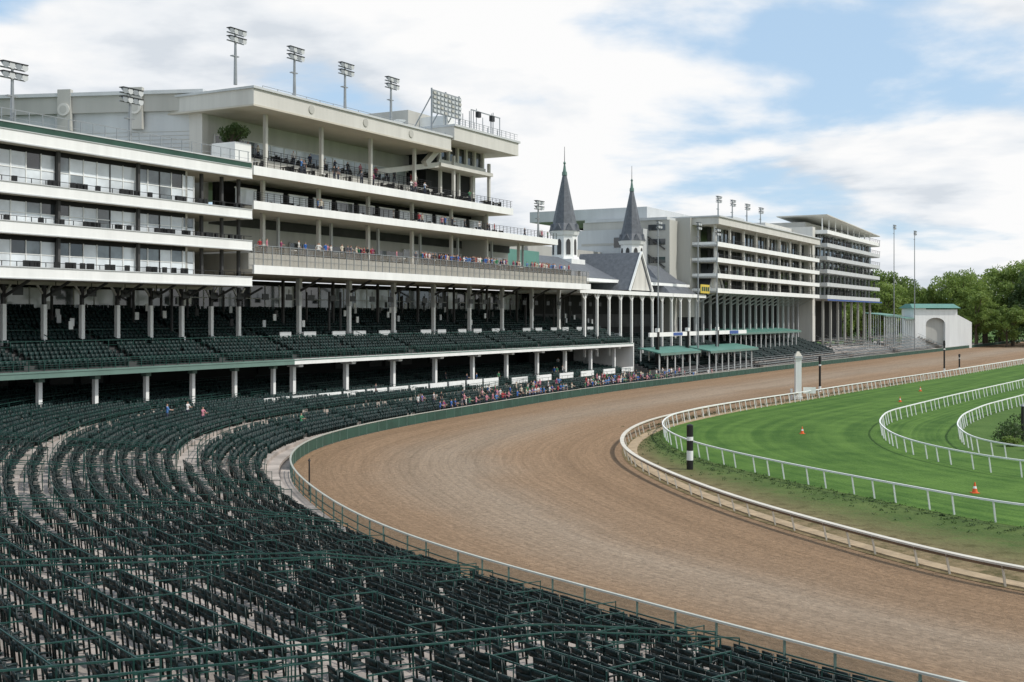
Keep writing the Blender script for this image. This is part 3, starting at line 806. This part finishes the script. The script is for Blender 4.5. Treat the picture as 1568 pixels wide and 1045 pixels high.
for z in (15, 19, 23, 27): mb.beam((d0-6.3,4,z), (d0-6.3,9,z+3.5), .3, DCONC)
mb.box(d0-2, d0+30, 10, 40, 34.5, 37.0, GREY); mb.box(d0+20, d0+58, 14, 40, 34.5, 38.0, BEIGE); mb.box(d0+34, d0+44, 2, 12, 34.5, 37.2, GREY)
mb.box(d0+62, d1, 2, 30, 34.5, 37.6, CREAM)
u = d0+2
while u < d1: mb.box(u-.25,u+.25,-.25,.25,5,17.4,GREY); mb.beam((u,-.2,15),(u,-4.5,17.2),.25,GREY); u += 5.0
mb.box(d0, 466, 6, 6.4, 4, 17.4, DARK)
e0, e1 = 391.0, 466.0
mb.box(d1, e0, -4, 20, 5, 38.0, CREAM)
for zt in (18.4, 22.0, 25.8, 29.6, 33.4, 37.2):
    mb.prism([(e0,-7.5),(e1-3,-7.5),(e1-.8,-6.6),(e1,-4.5),(e1,16),(e0,16)], zt-1.1, zt, WHITE if zt > 34 else GREY)
    rl.rail(e0, e1-2, -7.4, zt, 1.0, 3, BLACK, 2, .09)
for zt in (18.4, 22.0, 25.8, 29.6, 33.4):
    mb.box(e0+1, e1-3, -4.5, 14, zt, zt+2.7, GLD)
    u = e0+3
    while u < e1-3: mb.box(u, u+.5, -4.8, -4.3, zt, zt+2.7, GREY); u += 5
    for q in range(10): u = random.uniform(e0+1, e1-4); mb.box(u, u+2, -6.4, -6.2, zt, zt+1.8, DARK)
mb.box(e0+4, e1-10, 0, 14, 37.2, 40.0, BEIGE)
mb.hull([(e0+2,-7,41.6),(e1,-7,39.6),(e1,8,39.6),(e0+2,8,41.6)], [(e0+2,-7,41.85),(e1,-7,39.85),(e1,8,39.85),(e0+2,8,41.85)], CREAM)
for u in np.arange(e0+4, e1, 8): mb.beam((u,-5,37.2), (u,-5,41), .25, WHITE)
u = e0+4
while u < e1: mb.box(u-.3,u+.3,-5.5,-4.9,3,17.2, BEIGE); u += 9
mb.box(e0, e1, -7.6, -7.5, 16.8, 17.2, BLUE)
mb.build("structure", D); rl.build("railings", D)

def canopy(u0, u1, y0, y1, z, nm):
    m_ = MB()
    m_.hull([(u0,y0,z),(u1,y0,z),(u1,y1,z+.9),(u0,y1,z+.9)], [(u0,y0,z+.2),(u1,y0,z+.2),(u1,y1,z+1.1),(u0,y1,z+1.1)], TEAL)
    m_.box(u0, u1, y0-.12, y0-.01, z-.35, z+.1, TRIMG)
    u = u0+.5
    while u < u1: 
        m_.box(u-.1, u+.1, y0+.3, y0+.5, 0.2, z, WHITE); m_.box(u-.1, u+.1, y1-.5, y1-.3, 0.2, z+.8, WHITE); u += 4
    m_.build(nm, None, FR)
canopy(253.5, 275, -11, -6.5, 5.2, "teal_canopy"); canopy(278, 310, -12, -6.5, 5.0, "teal_canopy"); canopy(312, 372, -5, 3, 8.2, "teal_canopy")
canopy(470, 500, -8, 0, 12.5, "teal_canopy"); canopy(505, 530, -8, 0, 11.5, "teal_canopy")
m_ = MB()
m_.box(254, 312, -8.7, -8.4, 8.3, 9.1, WHITE); m_.box(266, 271, -8.75, -8.7, 8.4, 9.0, BLUE); m_.box(300, 306, -8.75, -8.7, 8.35, 9.05, BLUE)
for u in (258, 274, 292): m_.box(u-.35, u+.35, -8.9, -8.3, 3.0, 9.6, BLACK); m_.box(u-.38,u+.38,-8.93,-8.27,9.2,9.9,WHITE)
m_.build("trackside_sign_beam", None, FR)
bl = MB()
for (u0, u1, y0, nr, z0) in ((395,450,-14,12,.6),(455,520,-16,12,.6),(525,580,-18,10,.6),(312,392,-13.5,5,.5),(254,308,-12.5,3,.4)):
    for j in range(nr):
        bl.box(u0, u1, y0+.9*j, y0+.9*j+.35, z0+.42*j+.35, z0+.42*j+.42, GSEAT); bl.box(u0, u1, y0+.9*j, y0+.9*j+.9, z0+.42*j-.15, z0+.42*j, CONC if j % 2 else GSEAT)
    bl.rail(u0, u1, y0-.2, .2, 1.3, 2, STEEL, 3, .06)
    for u in np.arange(u0, u1+1, 11): bl.beam((u,y0,z0+1), (u,y0+.9*nr,z0+.42*nr+1), .09, STEEL)
bl.build("bleachers", None, FR)
w_ = MB(); S = Matrix.Translation((155.5, 455, 0)) @ Matrix.Rotation(math.radians(8), 4, 'Z')
w_.box(0, 5, 0, 10, 0, 15.5, WHITE); w_.box(13, 18, 0, 10, 0, 15.0, WHITE); w_.box(5, 13, 1.5, 10, 0, 14.2, BEIGE)
w_.box(5, 13, 0, 1.4, 13.0, 15.0, WHITE)
pts = [(5,13)]+[(9-4*math.cos(t), 9.2+2.6*math.sin(t)) for t in np.linspace(0, math.pi, 12)]+[(13,13)]
for i in range(1, len(pts)-2):
    (xa,za),(xb,zb) = pts[i], pts[i+1]
    w_.faces([(xa,0,za),(xb,0,zb),(xb,0,13),(xa,0,13)], [(0,1,2,3)], WHITE)
w_.box(5.01, 12.99, 1.3, 1.5, 0, 12, BEIGE)
w_.hull([(18,0,0),(24,0,0),(24,8,0),(18,8,0)], [(18,0,13),(24,0,10),(24,8,10),(18,8,13)], WHITE)
w_.hull([(-1,-1,15.5),(19,-1,15.5),(19,11,15.5),(-1,11,15.5)], [(0,3,17.2),(18,3,17.2),(18,7,17.2),(0,7,17.2)], TEAL)
w_.build("white_arch_building", None, S)

# ------------------------------------------------------------------ poles on the track
p = MB(); X, Y = 14.0, 92.5
for i, (z0, z1, m_) in enumerate(((0,.75,BLACK),(.75,1.5,WHITE),(1.5,2.3,BLACK),(2.3,2.6,WHITE),(2.6,3.5,BLACK))): p.cyl(X, Y, z0, z1, .26, .26, 14, m_)
p.cyl(X, Y, 3.5, 3.58, .27, .12, 14, BLACK); p.build("furlong_marker_pole")
p = MB(); X, Y = 41.6, 171
p.box(X-.55, X+.55, Y-.55, Y+.55, 0, .5, WHITE); p.box(X-.42, X+.42, Y-.42, Y+.42, .5, 6.0, WHITE); p.box(X-.55, X+.55, Y-.55, Y+.55, 6.0, 6.35, GREY)
p.hull([(X-.5,Y-.5,6.35),(X+.5,Y-.5,6.35),(X+.5,Y+.5,6.35),(X-.5,Y+.5,6.35)], [(X-.15,Y-.15,7.0),(X+.15,Y-.15,7.0),(X+.15,Y+.15,7.0),(X-.15,Y+.15,7.0)], CREAMRAIL)
p.box(X-1.1, X-.8, Y-.15, Y+.15, 0, 1.6, WHITE); p.box(X+.8, X+2.6, Y, Y+.1, .9, 1.8, WHITE); p.box(X+1.6,X+1.7,Y,Y+.1,0,.9,WHITE)
p.build("finish_post")
for (X, Y, h) in ((49.5, 189, 5.8), (92.3, 251, 7.0), (102, 268, 3.6)):
    p = MB(); p.cyl(X, Y, 0, h*.15, .22, .22, 10, WHITE); p.cyl(X, Y, h*.15, h*.85, .18, .17, 10, BLACK); p.cyl(X, Y, h*.85, h, .26, .2, 10, BLACK)
    p.cyl(X, Y, h*.72, h*.76, .22, .22, 10, WHITE); p.build("track_marker_pole")
p = MB(); i = next(i for i in range(len(OUT)) if OUT[i,1] > 79); X, Y = OUT[i]-N_OUT[i]*.4
p.cyl(X, Y, 0, 2.3, .06, .05, 8, BLACK); p.cyl(X, Y, 2.3, 2.5, .1, .02, 8, BLACK); p.build("rail_marker_post")
p = MB(); p.cyl(49.3, 113.5, 0, 3.4, .16, .14, 10, BLACK); p.cyl(49.3, 113.5, 3.4, 3.6, .2, .1, 10, STEEL); p.build("infield_post")
for (X, Y) in ((31.5,80),(29.8,120.7),(54.8,166),(66,190)):
    p = MB(); p.box(X-.25, X+.25, Y-.25, Y+.25, .02, .08, ORG); p.cyl(X, Y, .08, .35, .19, .13, 12, ORG); p.cyl(X, Y, .35, .5, .13, .09, 12, WHITE); p.cyl(X, Y, .5, .78, .09, .03, 12, ORG); p.build("traffic_cone")

# ------------------------------------------------------------------ foliage
def leaf_mat(name, c1, c2):
    m, nt, N, L, b = new_mat(name)
    tc = N.new("ShaderNodeTexCoord"); n = N.new("ShaderNodeTexNoise"); n.inputs["Scale"].default_value = .5; n.inputs["Detail"].default_value = 5
    L.new(tc.outputs["Object"], n.inputs["Vector"])
    oi = N.new("ShaderNodeObjectInfo"); ad = N.new("ShaderNodeMath"); ad.operation = 'MULTIPLY_ADD'; ad.inputs[1].default_value = .35
    L.new(oi.outputs["Random"], ad.inputs[0]); L.new(n.outputs["Fac"], ad.inputs[2])
    r = N.new("ShaderNodeValToRGB"); r.color_ramp.elements[0].position = .4; r.color_ramp.elements[0].color = (*c1,1); r.color_ramp.elements[1].position = .9; r.color_ramp.elements[1].color = (*c2,1)
    L.new(ad.outputs[0], r.inputs[0]); L.new(r.outputs[0], b.inputs["Base Color"]); b.inputs["Roughness"].default_value = .6
    tr = N.new("ShaderNodeBsdfTranslucent"); L.new(r.outputs[0], tr.inputs[0]); ms = N.new("ShaderNodeMixShader"); ms.inputs[0].default_value = .4
    L.new(b.outputs[0], ms.inputs[1]); L.new(tr.outputs[0], ms.inputs[2]); L.new(ms.outputs[0], N["Material Output"].inputs[0])
    return m
LEAF = leaf_mat("spring_leaves", (.13,.20,.04), (.28,.37,.09)); LEAFD = leaf_mat("evergreen_leaves", (.045,.085,.025), (.09,.14,.04))
def leaves(centres, rad, n, size, rng):
    C_ = np.repeat(np.array(centres), n, 0); k = len(C_)
    d = rng.normal(size=(k,3)); d /= np.linalg.norm(d, axis=1)[:,None]
    Pp = C_+d*(rad*rng.uniform(.25,1,k)**.6)[:,None]*np.array([1,1,.8])
    a = rng.normal(size=(k,3)); a /= np.linalg.norm(a, axis=1)[:,None]
    b = np.cross(a, rng.normal(size=(k,3))); b /= np.linalg.norm(b, axis=1)[:,None]
    s = size*rng.uniform(.6,1.3,k)[:,None]
    V = np.stack([Pp-a*s, Pp+b*s*.5, Pp+a*s, Pp-b*s*.5], 1).reshape(-1,3)
    F = np.arange(4*k).reshape(-1,4)
    return V, F
def tree_mesh(name, H, R, seed, lm, nl=95):
    rng = np.random.default_rng(seed); mb = MB()
    mb.beam((0,0,0), (0,0,H*.35), .9, BARK, .6, 8); cent = []
    for k in range(9):
        t = rng.uniform(0, 2*math.pi); z0 = H*rng.uniform(.25,.45); r = R*rng.uniform(.4,.85); z1 = H*rng.uniform(.4,.88)
        q = (r*math.cos(t), r*math.sin(t), z1); mb.beam((0,0,z0), q, .4, BARK, .1, 6)
        for j in range(3):
            e = (q[0]+rng.normal()*R*.25, q[1]+rng.normal()*R*.25, q[2]+rng.normal()*H*.07); mb.beam(tuple(np.array(q)*.7+np.array((0,0,z0))*.3), e, .15, BARK, .04, 4)
            cent.append(e)
        cent.append(q)
    mb.beam((0,0,H*.35), (0,0,H*.9), .5, BARK, .08, 6)
    for j in range(34):
        z = rng.uniform(.22,.97); rr = R*math.sin(math.pi*min(1,max(.05,(z-.08)/.95)))**.6*rng.uniform(.2,1); t = rng.uniform(0, 6.28)
        cent.append((rr*math.cos(t), rr*math.sin(t), H*z))
    V, F = leaves(cent, R*.25, nl, .5, rng)
    mb.faces([tuple(v) for v in V.tolist()], [tuple(f) for f in F.tolist()], lm)
    o = mb.build(name); me = o.data; bpy.data.objects.remove(o); return me
tm = [tree_mesh("tree_mesh", H, R, s, LEAF) for (H, R, s) in ((24,8,1),(28,10,2),(22,8.5,3),(26,8,4))]+[tree_mesh("tree_mesh", 25, 9, 9, LEAFD)]+[tree_mesh("tree_mesh", 26, 9, 12, LEAF, 40)]
rng = random.Random(3)
X = 134
while X < 440:
    for row_ in range(2):
        o = bpy.data.objects.new("tree", tm[rng.choice([0,1,2,3,4,5,0,1])]); COL.objects.link(o)
        sc = rng.uniform(.82, 1.08)+max(0, min(.22, (X-175)*.004)); Yt = 488+row_*26+rng.uniform(-8,8)+(X-150)*.1
        o.location = (X+rng.uniform(-3,3), Yt, 0); o.rotation_euler = (0,0,rng.uniform(0,6)); o.scale = (sc,sc,sc*1.08)
    X += 8.5
for (X, Y, k, s) in ((197,468,2,.78),(211,474,4,1.2),(222,470,1,1.05),(187,474,3,.9)):
    o = bpy.data.objects.new("tree", tm[k]); COL.objects.link(o); o.location = (X, Y, 0); o.scale = (s,s,s)
r2 = np.random.default_rng(5)
cent = [(x, 700+r2.uniform(-20,20), r2.uniform(2,24)) for x in np.arange(-700, 1100, 4) for _ in range(3)]
V, F = leaves(cent, 6, 30, 1.3, r2)
mb = MB(); mb.faces([tuple(v) for v in V.tolist()], [tuple(f) for f in F.tolist()], LEAFD)
cent = [(x, 530+(x-150)*.1+r2.uniform(-5,5), r2.uniform(.5,8)) for x in np.arange(120, 480, 2.2) for _ in range(2)]
V, F = leaves(cent, 3, 40, .8, r2); mb.faces([tuple(v) for v in V.tolist()], [tuple(f) for f in F.tolist()], LEAFD)
mb.build("distant_trees")
def shrub(X, Y, Z, R, H, lm, name="shrub", nleaf=60):
    rr = np.random.default_rng(int(abs(X*10+Y))); c = [(rr.normal()*R*.4, rr.normal()*R*.4, H*rr.uniform(.25,.85)) for _ in range(14)]
    V, F = leaves(c, R*.45, nleaf, .13, rr); mb = MB()
    for q in c: mb.beam((0,0,0), q, .05, BARK, .02, 4)
    mb.faces([tuple(v) for v in V.tolist()], [tuple(f) for f in F.tolist()], lm); mb.build(name, None, Matrix.Translation((X,Y,Z)))
for (X, Y, R, H) in ((48,113,1.4,1.6),(50.5,118,1.8,2.2),(47.5,106,1.2,1.2),(52.5,112,1.6,2.0),(46.5,110,.9,.8)): shrub(X, Y, 0, R, H, LEAFD if R > 1.3 else LEAF)
pl = MB(); pl.box(148.6, 151.2, -3.2, .2, 28.4, 31.2, WHITE); pl.build("planter_box", None, FR)
for k_ in range(2):
    wx1, wy1 = L2W(149.3+k_*1.2, -1.9+k_*.8); shrub(wx1, wy1, 31.1, 1.4, 2.6, LEAFD, "potted_shrub", 130)
TT, TN = normals(TOUT); rv = np.random.default_rng(11); cent = []
for i in range(0, 260):
    for _ in range(9):
        cent.append((*(TOUT[i]+TN[i]*abs(rv.normal())*1.6), .02))
V, F = leaves(cent, .22, 10, .06, rv); V[:,2] = np.abs(V[:,2])
mb = MB(); mb.faces([tuple(v) for v in V.tolist()], [tuple(f) for f in F.tolist()], LEAFD); mb.build("verge_grass_tufts")

# ------------------------------------------------------------------ people
def shirt_mat():
    m, nt, N, L, b = new_mat("clothing")
    oi = N.new("ShaderNodeObjectInfo"); r = N.new("ShaderNodeValToRGB"); r.color_ramp.interpolation = 'CONSTANT'
    cs = [(.02,.03,.07),(.6,.6,.58),(.35,.03,.04),(.03,.12,.4),(.02,.02,.02),(.5,.2,.25),(.1,.1,.12),(.55,.5,.4),(.05,.2,.1),(.08,.2,.45),(.7,.68,.66),(.25,.05,.12)]
    e = r.color_ramp.elements; e[0].position = 0; e[0].color = (*cs[0],1); e[1].position = 1/12; e[1].color = (*cs[1],1)
    for i in range(2, 12): q = e.new(i/12); q.color = (*cs[i],1)
    L.new(oi.outputs["Random"], r.inputs[0]); L.new(r.outputs[0], b.inputs["Base Color"]); b.inputs["Roughness"].default_value = .85
    return m
SHIRT = shirt_mat(); SKIN = mat("skin", (.45,.28,.2), .5, .05, 3); HAIR = mat("hair", (.05,.03,.02), .6, .3, 3); TROU = mat("trousers", (.04,.05,.08), .8, .5, .1); SHOE = mat("shoes", (.03,.025,.02), .5, .2, 3)
def person(pose, fem=False):
    J = {"pel":(0,0,.95,.14),"wa":(0,0,1.1,.125 if not fem else .11),"ch":(0,-.0,1.32,.155),"nk":(0,0,1.5,.06),"hd":(0,-.01,1.6,.085),"ht":(0,0,1.72,.075)}
    E = [("pel","wa"),("wa","ch"),("ch","nk"),("nk","hd"),("hd","ht")]
    sw = {"stand":.0,"lean":.05,"walk":.22}[pose]
    for s, q in ((-1,"l"),(1,"r")):
        J["hip"+q] = (s*.1,0,.88,.1); J["kn"+q] = (s*.11,-s*sw*.6,.5,.065); J["an"+q] = (s*.11,-s*sw+(.03 if pose=="lean" else 0),.09,.042); J["to"+q] = (s*.12,-s*sw-.16,.035,.035)
        J["sh"+q] = (s*.2,0,1.43,.062)
        if pose == "lean": J["el"+q] = (s*.26,-.14,1.2,.042); J["wr"+q] = (s*.17,-.38,1.16,.03); J["ha"+q] = (s*.12,-.46,1.16,.035); J["fi"+q]=(s*.08,-.53,1.15,.018); J["th"+q]=(s*.08,-.44,1.19,.014)
        else: J["el"+q] = (s*.27,s*sw*.5+.03,1.16,.042); J["wr"+q] = (s*.27,s*sw-.05,.92,.03); J["ha"+q] = (s*.27,s*sw-.08,.84,.035); J["fi"+q]=(s*.265,s*sw-.09,.75,.018); J["th"+q]=(s*.24,s*sw-.13,.83,.014)
        E += [("pel","hip"+q),("hip"+q,"kn"+q),("kn"+q,"an"+q),("an"+q,"to"+q),("ch","sh"+q),("sh"+q,"el"+q),("el"+q,"wr"+q),("wr"+q,"ha"+q),("ha"+q,"fi"+q),("ha"+q,"th"+q)]
    keys = list(J); me = bpy.data.meshes.new("person_base")
    me.from_pydata([J[k][:3] for k in keys], [(keys.index(a), keys.index(b)) for a, b in E], [])
    o = bpy.data.objects.new("p", me); COL.objects.link(o)
    md = o.modifiers.new("s", 'SKIN'); sd = me.skin_vertices[0].data if me.skin_vertices else None
    if sd is None:
        bpy.context.view_layer.objects.active = o; bpy.context.view_layer.update()
        sd = me.skin_vertices[0].data
    for i, k in enumerate(keys): r = J[k][3]; sd[i].radius = (r*(1.15 if k in("ch","pel","wa") else 1), r*(.8 if k in ("ch","pel","wa") else 1)); sd[i].use_root = (k == "pel")
    ss = o.modifiers.new("ss", 'SUBSURF'); ss.levels = 1
    dg = bpy.context.evaluated_depsgraph_get(); m2 = bpy.data.meshes.new_from_object(o.evaluated_get(dg)); bpy.data.objects.remove(o)
    m2.materials.clear()
    for q in (SHIRT, SKIN, HAIR, TROU, SHOE): m2.materials.append(q)
    for p_ in m2.polygons:
        c = p_.center; p_.use_smooth = True
        if c.z > 1.66 or (c.z > 1.55 and c.y > .03): p_.material_index = 2
        elif c.z > 1.47: p_.material_index = 1
        elif c.z < .09: p_.material_index = 4
        elif (pose == "lean" and c.y < -.22 and c.z > 1) or (pose != "lean" and abs(c.x) > .21 and c.z < 1.1): p_.material_index = 1
        elif c.z < .93: p_.material_index = 3
        else: p_.material_index = 0
    return m2
PM = [person("stand"), person("lean"), person("walk"), person("stand", True)]
def put(X, Y, Z, face, k=None):
    o = bpy.data.objects.new("spectator", PM[k if k is not None else random.randrange(4)]); COL.objects.link(o)
    o.location = (X, Y, Z); o.rotation_euler = (0, 0, face); s = random.uniform(.96, 1.08); o.scale = (s,s,s)
fa = ANG
clusters = [random.uniform(160, 228) for _ in range(18)]
for q in range(165):
    u = random.choice(clusters)+random.gauss(0, 1.3) if random.random() < .75 else random.uniform(150, 232)
    u = min(232.5, max(150, u)); x, y = L2W(u, random.choice([-5.1, -5.0, -4.9, -4.6, -4.2]))
    put(x, y, DK, fa+random.uniform(-.8,.8))
for q in range(46):
    lev = random.choice([(28.4,152,204),(24.1,152,220),(24.1,180,220),(30.0,152,188)]); x, y = L2W(random.uniform(lev[1],lev[2]), -5.2 if lev[0] != 30.0 else -1.4); put(x, y, lev[0], fa+random.uniform(-.8,.8))
for q in range(190):
    Yq = random.choice([random.uniform(139, 175), random.uniform(165, 232), random.uniform(185, 215)]); i = next(i for i in range(len(OUT)) if OUT[i,1] > Yq)
    dd = random.choice([1.35, 1.4, 1.35, 2.6, 3.4, 4.3]); pz = OUT[i]+N_OUT[i]*dd
    tx, ty = T_OUT[i]
    zz_ = .3 if dd < 1.9 else min(rows, key=lambda r_: abs(r_[0]-dd))[2]
    if i >= smax: zz_ = .06
    put(pz[0], pz[1], zz_, math.atan2(ty, tx)+random.uniform(-.5,.5), 1 if dd < 1.5 and random.random() < .6 else None)
for q in range(18):
    i = random.randrange(int(smax*.45), smax-20); k = random.choice([2,8,11,16]); dc, w, z, wk = rows[k]; pz = OUT[i]+N_OUT[i]*(dc-.35)
    if not blocked(*pz): put(pz[0], pz[1], z, math.atan2(T_OUT[i][1], T_OUT[i][0])+random.uniform(-1,1))

# ------------------------------------------------------------------ world
w = bpy.data.worlds.new("World"); scene.world = w; w.use_nodes = True
nt = w.node_tree; N = nt.nodes; L = nt.links; bg = N["Background"]
sun_el, sun_dir = math.radians(50), Vector((.80, -.25, 0)).normalized()
sky = N.new("ShaderNodeTexSky"); sky.sky_type = 'NISHITA'; sky.sun_disc = False; sky.sun_elevation = sun_el
sky.sun_rotation = math.atan2(sun_dir.x, sun_dir.y)
sky.air_density = 1.0; sky.dust_density = .6; sky.ozone_density = 1.5
tc = N.new("ShaderNodeTexCoord"); sp = N.new("ShaderNodeSeparateXYZ"); L.new(tc.outputs["Generated"], sp.inputs[0])
def mth(op, a, b=None, c=None, clamp=False):
    n = N.new("ShaderNodeMath"); n.operation = op; n.use_clamp = clamp
    for i, q in enumerate((a, b, c)):
        if q is None: continue
        if isinstance(q, (int, float)): n.inputs[i].default_value = q
        else: L.new(q, n.inputs[i])
    return n.outputs[0]
zz = mth('ADD', mth('MAXIMUM', sp.outputs["Z"], 0.0), .17)
cb = N.new("ShaderNodeCombineXYZ"); L.new(mth('DIVIDE', sp.outputs["X"], zz), cb.inputs[0]); L.new(mth('DIVIDE', sp.outputs["Y"], zz), cb.inputs[1])
def noise(scale, detail, rough, off, dist=0):
    mp = N.new("ShaderNodeMapping"); mp.inputs["Location"].default_value = off; L.new(cb.outputs[0], mp.inputs[0])
    n = N.new("ShaderNodeTexNoise"); n.inputs["Scale"].default_value = scale; n.inputs["Detail"].default_value = detail; n.inputs["Roughness"].default_value = rough; n.inputs["Distortion"].default_value = dist
    L.new(mp.outputs[0], n.inputs["Vector"]); return n.outputs["Fac"]
n1 = noise(1.1, 8, .52, (5.1, 2.7, 0), .15); n2 = noise(1.2, 6, .46, (7.3, 4.2, 2), .2); n3 = noise(1.1, 8, .52, (5.19, 2.60, .05), .15)
# more open blue toward the upper left of the view (west), fuller cloud toward the horizon
bias = mth('MULTIPLY', mth('MULTIPLY', mth('SUBTRACT', sp.outputs["Z"], .15), 1.1, None, True), mth('MULTIPLY_ADD', sp.outputs["X"], -2.2, .35, True))
bias = mth('MINIMUM', bias, .10)
dens = mth('SUBTRACT', n1, bias)
mr = N.new("ShaderNodeMapRange"); mr.interpolation_type = 'SMOOTHSTEP'; mr.inputs[1].default_value = .38; mr.inputs[2].default_value = .50; L.new(dens, mr.inputs[0])
rel = mth('MULTIPLY_ADD', mth('SUBTRACT', n1, n3), 1.8, n2)
cr = N.new("ShaderNodeValToRGB"); e = cr.color_ramp.elements
e[0].position = .30; e[0].color = (.70,.75,.81,1); e[1].position = .56; e[1].color = (1.0,1.0,1.0,1)
q = e.new(.42); q.color = (.87,.90,.935,1)
L.new(rel, cr.inputs[0])
sc_ = N.new("ShaderNodeVectorMath"); sc_.operation = 'SCALE'; sc_.inputs["Scale"].default_value = 9.8; L.new(cr.outputs[0], sc_.inputs[0])
hz = N.new("ShaderNodeMix"); hz.data_type = 'RGBA'; hz.inputs[0].default_value = .62; L.new(sky.outputs[0], hz.inputs[6]); hz.inputs[7].default_value = (6.0,8.3,10.8,1)
mx = N.new("ShaderNodeMix"); mx.data_type = 'RGBA'; L.new(mr.outputs[0], mx.inputs[0]); L.new(hz.outputs[2], mx.inputs[6]); L.new(sc_.outputs[0], mx.inputs[7])
L.new(mx.outputs[2], bg.inputs[0]); bg.inputs[1].default_value = .1

sl = bpy.data.lights.new("sun", 'SUN'); sl.energy = 3.0; sl.angle = math.radians(1.5); sl.color = (1, .96, .9)
so = bpy.data.objects.new("sun", sl); COL.objects.link(so)
v = Vector((sun_dir.x*math.cos(sun_el), sun_dir.y*math.cos(sun_el), math.sin(sun_el)))
so.rotation_euler = v.to_track_quat('Z', 'Y').to_euler()

cam = bpy.data.cameras.new("camera"); cam.lens = 36*1800/1568; cam.sensor_width = 36; cam.shift_y = -.0233; cam.clip_end = 6000; cam.clip_start = .1
co = bpy.data.objects.new("camera", cam); COL.objects.link(co); co.location = (0, 0, 12); co.rotation_euler = (math.radians(90), 0, 0)
scene.camera = co
scene.view_settings.view_transform = 'Standard'; scene.view_settings.look = 'None'; scene.view_settings.exposure = 0
